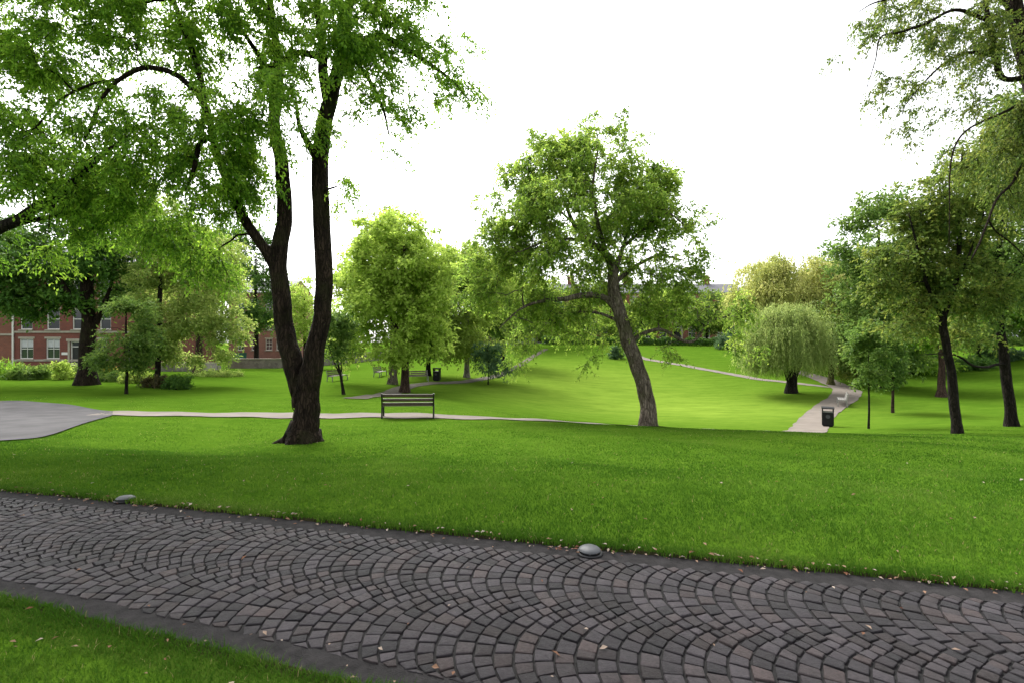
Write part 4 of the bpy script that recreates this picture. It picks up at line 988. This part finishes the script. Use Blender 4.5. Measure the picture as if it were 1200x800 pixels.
# ------------------------------------------------------------------ hard objects
M_TIMBER = plain('dark_stained_timber', (.060, .040, .034), .55, var=.3, scale=9, bumps=.2)
M_TOP = plain('weathered_skylit_timber', (.13, .105, .09), .6, var=.2, scale=9, bumps=.2)  # weathered slats of far benches; on the near seat, painted-in sky light
M_PALEW = plain('bleached_wood_and_alloy', (.28, .265, .25), .6, var=.25, scale=9)
M_IRON = plain('black_iron', (.014, .014, .015), .45, 0.3)
M_BLACK = plain('black_plastic', (.008, .008, .009), .55, spec=.2)
M_DOME = plain('grey_cast_metal', (.048, .051, .056), .5, .0, var=.15, scale=20)
M_STEEL = plain('pale_metal', (.22, .22, .22), .45, .2)
M_STONE = plain('pale_stone', (.30, .27, .22), .85, var=.15, scale=3)
M_WHITE = plain('white_paint', (.62, .61, .58), .5, var=.04)
M_SLATE = plain('roof_slate', (.075, .075, .085), .7, var=.25, scale=5)
M_DOORB = plain('black_gloss_door', (.015, .015, .018), .3)
M_POT = plain('clay_pot', (.33, .15, .09), .8)
M_GREENBOX = plain('green_cabinet_paint', (.02, .10, .075), .5)
M_BLIND = plain('grey_blind', (.42, .43, .44), .8)
m, nt, b, out = new_mat('window_glass'); b.inputs['Base Color'].default_value = (.03, .035, .04, 1); b.inputs['Roughness'].default_value = .06; b.inputs['Specular IOR Level'].default_value = .8
M_GLASS = m
def brick(name, c1, c2, mortar):
    m, nt, b, out = new_mat(name)
    sx = N(nt, 'ShaderNodeSeparateXYZ'); nt.links.new(coords(nt), sx.inputs[0])
    ad = N(nt, 'ShaderNodeMath'); ad.operation = 'ADD'; nt.links.new(sx.outputs[0], ad.inputs[0]); nt.links.new(sx.outputs[1], ad.inputs[1])
    cb = N(nt, 'ShaderNodeCombineXYZ'); nt.links.new(ad.outputs[0], cb.inputs[0]); nt.links.new(sx.outputs[2], cb.inputs[1])
    t = N(nt, 'ShaderNodeTexBrick'); nt.links.new(cb.outputs[0], t.inputs['Vector'])
    for k, v in (('Color1', c1), ('Color2', c2), ('Mortar', mortar)): t.inputs[k].default_value = (*v, 1)
    t.inputs['Scale'].default_value = 1; t.inputs['Brick Width'].default_value = .225; t.inputs['Row Height'].default_value = .075; t.inputs['Mortar Size'].default_value = .008
    f = noise_tex(nt, coords(nt), .8, 5)
    c = mixc(nt, t.outputs['Color'], ramp(nt, f, [(.3, (.7, .68, .68)), (.7, (1.15, 1.12, 1.1))]), .8, 'MULTIPLY')
    nt.links.new(c, b.inputs['Base Color']); b.inputs['Roughness'].default_value = .9
    return m
M_BRICK = brick('red_brick', (.175, .042, .027), (.125, .031, .022), (.14, .085, .067))
M_BRICKO = brick('orange_brick', (.20, .062, .034), (.15, .046, .027), (.16, .105, .08))
M_BRICKP = brick('pink_brick', (.23, .085, .060), (.175, .064, .046), (.2, .15, .13))
m, nt, b, out = new_mat('rubble_stone')
vo = N(nt, 'ShaderNodeTexVoronoi'); vo.inputs['Scale'].default_value = 3.2; nt.links.new(coords(nt), vo.inputs['Vector'])
nt.links.new(mixc(nt, (.12, .105, .095), (.26, .235, .21), vo.outputs['Color']), b.inputs['Base Color']); b.inputs['Roughness'].default_value = .9
M_RUBBLE = m

# ---- near bench
def make_bench(label, loc, rz, slat, metal, group=None):
    r = empty('park_bench', loc, rz); tag(r, label, 'bench', group)
    Wd = 1.72
    for s in (-1, 1):      # side frames: rear post leaning back, front leg, seat bearer, arm
        x = s * Wd / 2
        MB().bar((x, -.06, -.08), (x, -.015, .42), .05, .06, .005).bar((x, -.015, .40), (x, -.12, .87), .05, .05, .005).bar((x, .46, -.08), (x, .44, .42), .05, .06, .005)\
            .bar((x, -.03, .395), (x, .47, .405), .05, .045, .004).build('side_frame', metal, r)
    m1 = MB()
    for k, z in enumerate((.50, .64, .79)):
        y = -.015 - (z - .40) * .223 + .045
        m1.box((0, y, z), (Wd - .05, .034, .105), Matrix.Rotation(R(12.6), 3, 'X'), .006)
    m1.build('backrest', slat, r)
    m2 = MB()
    for k in range(4): m2.box((0, .05 + k * .118, .44), (Wd - .05, .098, .034), None, .006)
    m2.build('seat', M_TOP if slat is M_TIMBER else slat, r)  # dark bench gets a paler seat: sky light on slat tops as colour
    return r
g = G(478, 16.5)
slope = (gz(g[0] + .8, g[1]) - gz(g[0] - .8, g[1])) / 1.6
bench = make_bench('dark slatted bench seen from behind on its paved pad by the straight path', (g[0], g[1], g[2] + .02), R(8), M_TIMBER, M_IRON)
bench.rotation_euler = (0, -math.atan(slope), R(8)); print('bench rows', row_of(g), 'slope', slope)
# paved pad
drape_strip('bench_pad', [xy(449, 16.45), xy(507, 16.55)], [xy(449, 17.2), xy(507, 17.2)], M_PATH, dz=.024, nlong=12)
for px, py, rz, lab in ((488, 446.5, 200, 'pale metal legged bench half hidden past the bright green tree trunk'),
                        (393, 446, 250, 'bluish grey bench behind the three stemmed tree'),
                        (443, 441, 265, 'pale bench end on in the middle of the hollow'),
                        (991, 475, 58, 'pale metal legged bench at the path side behind the black litter bin')):
    q = GY(px, py, 24)
    make_bench(lab, q, R(rz), M_PALEW if px == 991 else M_TOP, M_PALEW if px == 991 else M_STEEL, 'distant benches along the bowl paths')

# ---- litter bins
def make_bin(label, loc, rz, group):
    r = empty('litter_bin', loc, rz); tag(r, label, 'bin', group)
    MB().box((0, 0, .03), (.40, .40, .14), None, .01).build('plinth', M_BLACK, r)
    MB().box((0, 0, .43), (.52, .52, .70), None, .03).build('body', M_BLACK, r)
    for sx in (-.235, .235): MB().box((sx, 0, .87), (.05, .48, .22), None, .008).build('post', M_BLACK, r)
    MB().prism([(-.28, .955), (.28, .955), (.27, 1.0), (.17, 1.045), (-.17, 1.045), (-.27, 1.0)], -.28, .28).build('hood', M_BLACK, r)
    MB().box((0, -.262, .40), (.42, .012, .56), None, .004).build('door', M_BLACK, r)
    MB().cyl((0, -.266, .56), (0, -.274, .56), .095, None, 24).build('badge', M_DOME, r)
    MB().box((0, -.05, .79), (.44, .40, .03), None, .005).build('tray', M_STEEL, r)
    return r
q = G(970, 25.2); print('bin row', row_of(q))
make_bin('black square litter bin with hooded slot beside the pale bowl path', q, R(-31), 'black litter bins')
make_bin('small far black bin near the thin dark straight trunk', GY(512, 446, 28), R(-10), 'black litter bins')

# ---- recessed uplights
def make_light(label, u, v):
    p = uvw(np.array([u]), np.array([v]), np.array([0.0]))[0]
    r = empty('ground_light', (p[0], p[1], 0.0)); r.scale = (.8, .8, .68); tag(r, label, 'ground light', 'domed lights along the cobbled path')
    MB().lathe([(0, .0), (.118, .0), (.122, .006), (.116, .014), (.098, .016), (.096, .010), (0, .010)], 40).build('base_ring', M_IRON, r, True)
    MB().lathe([(.075, .008), (.07, .034), (0, .034)], 32).build('lamp_body', M_BLACK, r, True)
    MB().lathe([(0, .030), (.096, .030), (.104, .034), (.103, .040), (.09, .054), (.066, .068), (.035, .076), (0, .078)], 40).build('cap', M_DOME, r, True)
    for k in range(3):
        a = 2.1 * k + .4
        MB().cyl((.084 * math.cos(a), .084 * math.sin(a), .01), (.084 * math.cos(a), .084 * math.sin(a), .034), .008, None, 10).build('spacer', M_DOME, r)
    return r
def uv_of(px, py):
    D = CZ * F / (py - 400); x = (px - 600) / F * D; q = np.array([x, D]); return float(q @ EU), float(q @ EV)
for px, py, lab in ((691, 647, 'clean domed light with dead leaves heaped against both sides'), (147, 586, 'domed light tilted at the lawn edge far along the cobbles')):
    u, v = uv_of(px, py); print('light uv', u, v)
    o = make_light(lab, u, v)
    if px == 147: o.rotation_euler = (R(-3), R(4), .8)

# ------------------------------------------------------------------ houses
def make_window(parent, x, z, w, h, depth=.11, blind=False, bars=(1, 1), lintel=True):
    """frame in an opening whose lower corner is (x, z) in the facade plane y=0"""
    f = MB(); t = .075
    f.box((x + t / 2, depth, z + h / 2), (t, .09, h)); f.box((x + w - t / 2, depth, z + h / 2), (t, .09, h))
    f.box((x + w / 2, depth, z + t / 2 + .001), (w - 2 * t, .09, t)); f.box((x + w / 2, depth, z + h - t / 2), (w - 2 * t, .09, t))
    for k in range(1, bars[0] + 1): f.box((x + w / 2, depth - .002, z + h * k / (bars[0] + 1)), (w - 2 * t, .07, .06))
    for k in range(1, bars[1] + 1): f.box((x + w * k / (bars[1] + 1), depth + .004, z + h / 2), (.028, .05, h - 2 * t))
    fr = f.build('window', M_WHITE, parent)
    MB().box((x + w / 2, depth + .03, z + h / 2), (w - .06, .012, h - .06)).build('pane', M_GLASS, fr)
    if blind: MB().box((x + w / 2, depth + .02, z + h * .76), (w - 2 * t, .004, h * .36)).build('blind', M_BLIND, fr)
    MB().box((x + w / 2, -.02, z - .075), (w + .24, .26, .13), None, .008).build('sill', M_STONE, fr)
    if lintel: MB().box((x + w / 2, .035, z + h + .11), (w + .3, .13, .20), None, .006).build('lintel', M_STONE, fr)
    return fr

def house(label, loc, rz, W, depth, eave, ridge, wins, doors, mat, group, chim=(), course=(), pipe=None, plaque=None):
    r = empty('brick_house', loc, rz); tag(r, label, 'house', group)
    ops = [(x, z, w, h) for x, z, w, h, *_ in wins] + [(x, z, w, h) for x, z, w, h in doors]
    xs = sorted({0, W} | {o[0] for o in ops} | {o[0] + o[2] for o in ops}); zs = sorted({-.8, eave} | {o[1] for o in ops} | {o[1] + o[3] for o in ops})
    bm = bmesh.new(); T = .28
    def inside(cx, cz): return any(o[0] < cx < o[0] + o[2] and o[1] < cz < o[1] + o[3] for o in ops)
    def face(p): bm.faces.new([bm.verts.new(q) for q in p])
    for i in range(len(xs) - 1):
        for j in range(len(zs) - 1):
            if not inside((xs[i] + xs[i + 1]) / 2, (zs[j] + zs[j + 1]) / 2):
                face([(xs[i], 0, zs[j]), (xs[i + 1], 0, zs[j]), (xs[i + 1], 0, zs[j + 1]), (xs[i], 0, zs[j + 1])])
    for x, z, w, h in ops:
        face([(x, 0, z), (x, T, z), (x, T, z + h), (x, 0, z + h)]); face([(x + w, 0, z), (x + w, 0, z + h), (x + w, T, z + h), (x + w, T, z)])
        face([(x, 0, z + h), (x, T, z + h), (x + w, T, z + h), (x + w, 0, z + h)]); face([(x, 0, z), (x + w, 0, z), (x + w, T, z), (x, T, z)])
        face([(x, T, z), (x + w, T, z), (x + w, T, z + h), (x, T, z + h)])
    rm = depth / 2
    face([(0, 0, -.8), (0, 0, eave), (0, rm, ridge), (0, depth, eave), (0, depth, -.8)]); face([(W, 0, -.8), (W, depth, -.8), (W, depth, eave), (W, rm, ridge), (W, 0, eave)])
    face([(0, depth, -.8), (0, depth, eave), (W, depth, eave), (W, depth, -.8)])
    me = bpy.data.meshes.new('wall'); bm.to_mesh(me); bm.free(); me.materials.append(mat); mk_obj('wall', me, r)
    s = (ridge - eave) / rm; ov = .35
    rf = MB().prism([(-ov, eave - s * ov + .03), (rm, ridge + .03), (depth + ov, eave - s * ov + .03), (depth + ov, eave - s * ov + .16), (rm, ridge + .19), (-ov, eave - s * ov + .16)], -.02, W + .02).build('roof', M_SLATE, r)
    for cx in chim:
        ch = MB().box((cx, rm, ridge + .5), (1.3, .6, 2.2)).box((cx, rm, ridge + 1.63), (1.45, .75, .14)).build('chimney', mat, rf)
        for k in range(4): MB().cyl((cx - .45 + .3 * k, rm, ridge + 1.69), (cx - .45 + .3 * k, rm, ridge + 2.1), .11, .09, 10).build('chimney_pot', M_POT, ch)
    for z in course: MB().box((W / 2, -.02, z), (W - .01, .12, .2), None, .006).build('string_course', M_STONE, r)
    MB().box((W / 2, -.1, eave - .12), (W - .01, .22, .16), None, .01).build('gutter', M_WHITE, r)
    for x, z, w, h, *o in wins:
        kw = o[0] if o else {}
        make_window(r, x, z, w, h, **kw)
    for x, z, w, h in doors:
        d = MB().box((x + w / 2, .16, z + (h - .55) / 2), (w - .16, .05, h - .55), None, .004)
        for a in (-1, 1):
            for zz in (.55, 1.4): d.box((x + w / 2 + a * (w - .16) * .23, .13, z + zz), ((w - .16) * .32, .025, .6), None, .006)
        d = d.build('door', M_DOORB, r)
        MB().box((x + .04, .12, z + h / 2), (.08, .16, h)).box((x + w - .04, .12, z + h / 2), (.08, .16, h)).box((x + w / 2, .12, z + h - .04), (w - .16, .16, .08)).box((x + w / 2, .12, z + h - .52), (w - .16, .14, .07)).build('door_frame', M_WHITE, d)
        MB().box((x + w / 2, .15, z + h - .28), (w - .16, .012, .4)).build('fanlight', M_GLASS, d)
        MB().box((x + w / 2, -.3, z - .1), (w + .5, .7, .2), None, .01).build('doorstep', M_STONE, d)
        MB().box((x - .13, -.03, z + h / 2), (.2, .16, h), None, .006).box((x + w + .13, -.03, z + h / 2), (.2, .16, h), None, .006).box((x + w / 2, -.04, z + h + .14), (w + .7, .22, .26), None, .01).build('door_surround', M_STONE, d)
        MB().cyl((x + w - .2, .13, z + 1.0), (x + w - .2, .08, z + 1.0), .035, None, 10).build('handle', M_STEEL, d)
    if pipe is not None: MB().cyl((pipe, -.09, -.3), (pipe, -.09, eave - .1), .085, None, 10).box((pipe, -.09, eave - .3), (.22, .2, .24)).build('drainpipe', M_WHITE, r)
    if plaque: MB().box((plaque[0], -.02, plaque[1]), (.62, .04, .26), None, .005).build('name_plate', M_WHITE, r)
    return r

DH = 49.0; kx = DH / F
hz = gz(-45, DH); print('house row', 400 + (CZ - hz) / kx)
x_of = lambda px: (px - 600) * kx
z_of = lambda py: CZ - (py - 400) * kx
hx = x_of(15)
def wl(px0, px1, py0, py1, **kw): return (x_of(px0) - hx, z_of(py1) - hz, (px1 - px0) * kx, (py1 - py0) * kx, kw)
wins = [wl(23, 39, 397, 420, blind=True), wl(54, 70, 397, 420, blind=True), wl(115, 125, 398, 420), wl(24, 38, 362, 386, bars=(1, 0)), wl(55, 70, 362, 386, bars=(1, 0)), wl(85, 100, 362, 386, bars=(1, 0)), wl(117, 130, 362, 386, bars=(1, 0)), wl(160, 174, 364, 386, bars=(1, 0))]
wins += [wl(a, a + 14, 326, 350, bars=(1, 0)) for a in (24, 55, 86, 117, 148)]
TG = 'red brick terrace houses round the park'
house('red brick house with stone lintels and black front door behind the thick dark trunk', (hx, DH, hz), 0, x_of(182) - hx, 10, z_of(312) - hz, z_of(282) - hz, wins,
      [(x_of(83) - hx, z_of(425) - hz, 14 * kx, 25 * kx), (x_of(150) - hx, z_of(428) - hz, 16 * kx, 30 * kx)], M_BRICK, TG, chim=(3, 11), course=(z_of(389) - hz, z_of(422) - hz + .02), pipe=.1, plaque=(x_of(76) - hx, z_of(414) - hz))
wx = x_of(-150)
def w2(px0, px1, py0, py1, **kw): return (x_of(px0) - wx, z_of(py1) - hz, (px1 - px0) * kx, (py1 - py0) * kx, kw)
house('orange brick house next door beyond the white drainpipe', (wx, DH + .25, hz), 0, x_of(14) - wx, 10, z_of(310) - hz, z_of(280) - hz,
      [w2(a, a + 14, b2, b2 + 23) for a in (-130, -95, -60, -25) for b2 in (397, 362, 326)], [], M_BRICKO, TG, chim=(4,), course=(z_of(392) - hz,))
# second house behind the stone wall
DH = 84.0; kx = DH / F; hx = x_of(268); hz = gz(x_of(310), DH)
hw = house('distant brick house with small white windows behind the stone wall', (hx, DH, hz), R(-4), x_of(340) - hx, 9, z_of(343) - hz, z_of(327) - hz,
      [wl(a, a + 8, b2, b2 + 13, bars=(2, 1)) for a in (279, 296, 313, 326) for b2 in (397, 374, 352)], [], M_BRICKP, TG, chim=(2,))
MB().box((x_of(296), DH - 4, gz(x_of(296), DH - 4) + .7), (1.9, .7, 1.5), None, .03).box((x_of(296), DH - 4, gz(x_of(296), DH - 4) + 1.49), (2.0, .8, .08), None, .02).box((x_of(296), DH - 4.36, gz(x_of(296), DH - 4) + .7), (.03, .02, 1.2)).build('utility_cabinet', M_GREENBOX)
tag(bpy.data.objects['utility_cabinet'], 'dark green utility cabinet in front of the distant small windowed house', 'cabinet')
# far terrace across the park
DH = 96.0; kx = DH / F
for k, (p0, p1, mat, lab) in enumerate(((560, 632, M_BRICKP, 'far terrace house behind the slender street tree'), (632, 700, M_BRICKP, 'far pinkish terrace house glimpsed under the bent tree limb'),
                                        (700, 768, M_BRICKO, 'far terrace house hidden behind the bent grey trunk'), (768, 872, M_BRICKO, 'far terrace house with chimney standing clear above the branches'),
                                        (1130, 1260, M_BRICKO, 'far brick house behind the parked white van'))):
    if p0 > 1000: DH = 88.0; kx = DH / F
    hx = x_of(p0); hz = gz(x_of((p0 + p1) / 2), DH); n = int((p1 - p0) / 17)
    ww = [wl(p0 + 5 + j * 17, p0 + 13 + j * 17, b2, b2 + 12, bars=(1, 1)) for j in range(n) for b2 in (384, 366, 348) if not (j == 1 and b2 == 384)]
    house(lab, (hx, DH, hz), 0, x_of(p1) - hx - .02, 9, z_of(343) - hz, z_of(331) - hz, ww, [(x_of(p0 + 23) - hx, .15, 1.3, 2.7)], mat, TG, chim=((x_of(p0 + (70 if p0 == 768 else 40)) - hx),), course=(3.4,))

# ---- stone wall
def wall(label, pts, h, th, mat, capm):
    c = smooth_line(pts, 40); base = np.array([*c[20][:2], gz(*c[20][:2])]); r = empty('stone_wall', base); tag(r, label, 'wall')
    for nm, z0, z1, t, mt in (('masonry', -.5, h, th, mat), ('coping', h, h + .12, th + .12, capm)):
        g = ground(c[:, 0], c[:, 1]); rows = []
        for dy, zz in ((-t / 2, z0), (-t / 2, z1), (t / 2, z1), (t / 2, z0)):
            rows.append(np.stack([c[:, 0], c[:, 1] + dy, g + zz], -1))
        n = len(c); idx = np.arange(4 * n).reshape(4, n); q = []
        for a, b2 in ((0, 1), (1, 2), (2, 3), (3, 0)): q.append(np.stack([idx[a, :-1], idx[a, 1:], idx[b2, 1:], idx[b2, :-1]], -1))
        q.append(np.array([idx[:, 0]])); q.append(np.array([idx[::-1, -1]]))
        mk_obj(nm, mk_mesh(nm, np.concatenate(rows) - base, [np.concatenate(q)], mt), r)
wall('long low grey stone wall with pale coping in front of the distant house', [xy(268, 66), xy(330, 68), xy(400, 72), xy(470, 76), xy(560, 78)], 1.25, .45, M_RUBBLE, M_STONE)
wall('short stone wall with coping behind the pale grey green tree', [xy(185, 44.5), xy(215, 46), xy(240, 48), xy(258, 55)], .75, .4, M_RUBBLE, M_STONE)

# ------------------------------------------------------------------ vehicles
M_CARW = plain('white_car_paint', (.75, .76, .77), .25, var=.02); M_CARD = plain('dark_car_paint', (.02, .022, .03), .25, var=.02); M_CARS = plain('silver_car_paint', (.42, .44, .46), .3, .3, var=.02)
M_TYRE = plain('tyre_rubber', (.015, .015, .015), .85); M_LAMP = plain('lamp_lens', (.6, .6, .58), .15); M_TAIL = plain('red_lens', (.35, .02, .02), .2)
def car(name, label, loc, rz, paint, van=False):
    r = empty(name, loc, rz); tag(r, label, 'van' if van else 'car', 'vehicles parked on the far street')
    if van:
        L, prof = 4.8, [(-2.4, .3), (2.35, .3), (2.4, .75), (2.25, 1.05), (1.55, 1.2), (1.0, 1.9), (.7, 1.98), (-2.3, 1.98), (-2.42, 1.8)]
        gl = [(.35, 1.2), (1.38, 1.2), (.95, 1.78), (.35, 1.78)]
    else:
        L, prof = 4.2, [(-2.05, .28), (2.0, .28), (2.1, .55), (2.0, .78), (1.1, .93), (.45, 1.38), (.1, 1.46), (-1.1, 1.45), (-1.75, 1.05), (-2.05, .95)]
        gl = [(-1.5, .98), (.9, .96), (.38, 1.34), (-1.05, 1.36)]
    def sweep(p, half, top=.16):
        bm = bmesh.new(); zt = max(z for _, z in p)
        rings = []
        for yy, ins in ((-half, .06), (-half + .07, 0), (half - .07, 0), (half, .06)):
            ring = []
            for x, z in p:
                k = max(0, (z - .95)) * top
                ring.append(bm.verts.new((x * (1 - ins * .3), yy - math.copysign(k, yy), z - (ins * .3 if z > .9 else -ins * .3))))
            rings.append(ring)
        n = len(p)
        for A, B in zip(rings, rings[1:]):
            for k in range(n): bm.faces.new((A[k], A[(k + 1) % n], B[(k + 1) % n], B[k]))
        bm.faces.new(rings[0][::-1]); bm.faces.new(rings[-1])
        x = MB(); x.bm.free(); x.bm = bm; return x
    sweep(prof, .86).build('body', paint, r, True)
    sweep(gl, .868).build('window', M_GLASS, r)
    for x in (-L * .31, L * .31):
        for s in (-1, 1):
            w = MB().cyl((x, s * .66, .31), (x, s * .88, .31), .31, None, 24).build('wheel', M_TYRE, r)
            MB().cyl((x, s * .875, .31), (x, s * .89, .31), .19, None, 18).build('rim', M_STEEL, w)
    for s in (-1, 1):
        MB().box((L * .478, s * .62, .66), (.12, .32, .14), None, .03).build('headlight', M_LAMP, r)
        MB().box((-L * .485, s * .68, .80), (.1, .2, .2), None, .03).build('tail_light', M_TAIL, r)
def carpos(px, D, off=.045):
    p = G(px, D); p[2] += off; return p
car('parked_van', 'white van parked past the stout dark leaning trunk', carpos(1182, 72), R(4), M_CARW, True)
car('parked_car', 'dark car parked in front of the white van', carpos(1205, 70), R(4), M_CARD)
car('parked_car', 'silver car parked at the head of the rising path', carpos(612, 83), R(2), M_CARS)

# ------------------------------------------------------------------ camera, light, render
cam = bpy.data.cameras.new('camera'); cam.sensor_width = 36; cam.lens = F / 1200 * 36; cam.clip_end = 2000; cam.clip_start = .05
co = bpy.data.objects.new('camera', cam); col.objects.link(co); co.location = (0, 0, CZ); co.rotation_euler = (R(90), 0, 0)
scene.camera = co
SUN_EL, SUN_AZ = 50, -28              # degrees; azimuth clockwise from the view direction
w = bpy.data.worlds.new('World'); scene.world = w; w.use_nodes = True
nt = w.node_tree; bg = nt.nodes['Background']
sky = nt.nodes.new('ShaderNodeTexSky'); sky.sky_type = 'NISHITA'; sky.sun_disc = False
sky.sun_elevation = R(SUN_EL); sky.sun_rotation = R(SUN_AZ); sky.dust_density = 4; sky.air_density = 1.0; sky.ozone_density = 1
hs = nt.nodes.new('ShaderNodeHueSaturation'); hs.inputs['Saturation'].default_value = .12
nt.links.new(sky.outputs[0], hs.inputs['Color']); nt.links.new(hs.outputs[0], bg.inputs['Color'])
bg.inputs['Strength'].default_value = .15
sl = bpy.data.lights.new('sun', 'SUN'); sl.energy = 1.4; sl.angle = R(32); sl.color = (1, .96, .90)
so = bpy.data.objects.new('sun', sl); col.objects.link(so)
d = -Vector((math.sin(R(SUN_AZ)) * math.cos(R(SUN_EL)), math.cos(R(SUN_AZ)) * math.cos(R(SUN_EL)), math.sin(R(SUN_EL))))
so.rotation_euler = d.to_track_quat('-Z', 'Y').to_euler(); so.location = (20, 20, 40)
vs = scene.view_settings; vs.view_transform = 'Standard'; vs.look = 'None'; vs.gamma = 1; vs.use_curve_mapping = False
vs.exposure = 1.8
cy = scene.cycles; cy.use_denoising = True; cy.max_bounces = 9; cy.diffuse_bounces = 6; cy.transmission_bounces = 6; cy.transparent_max_bounces = 4
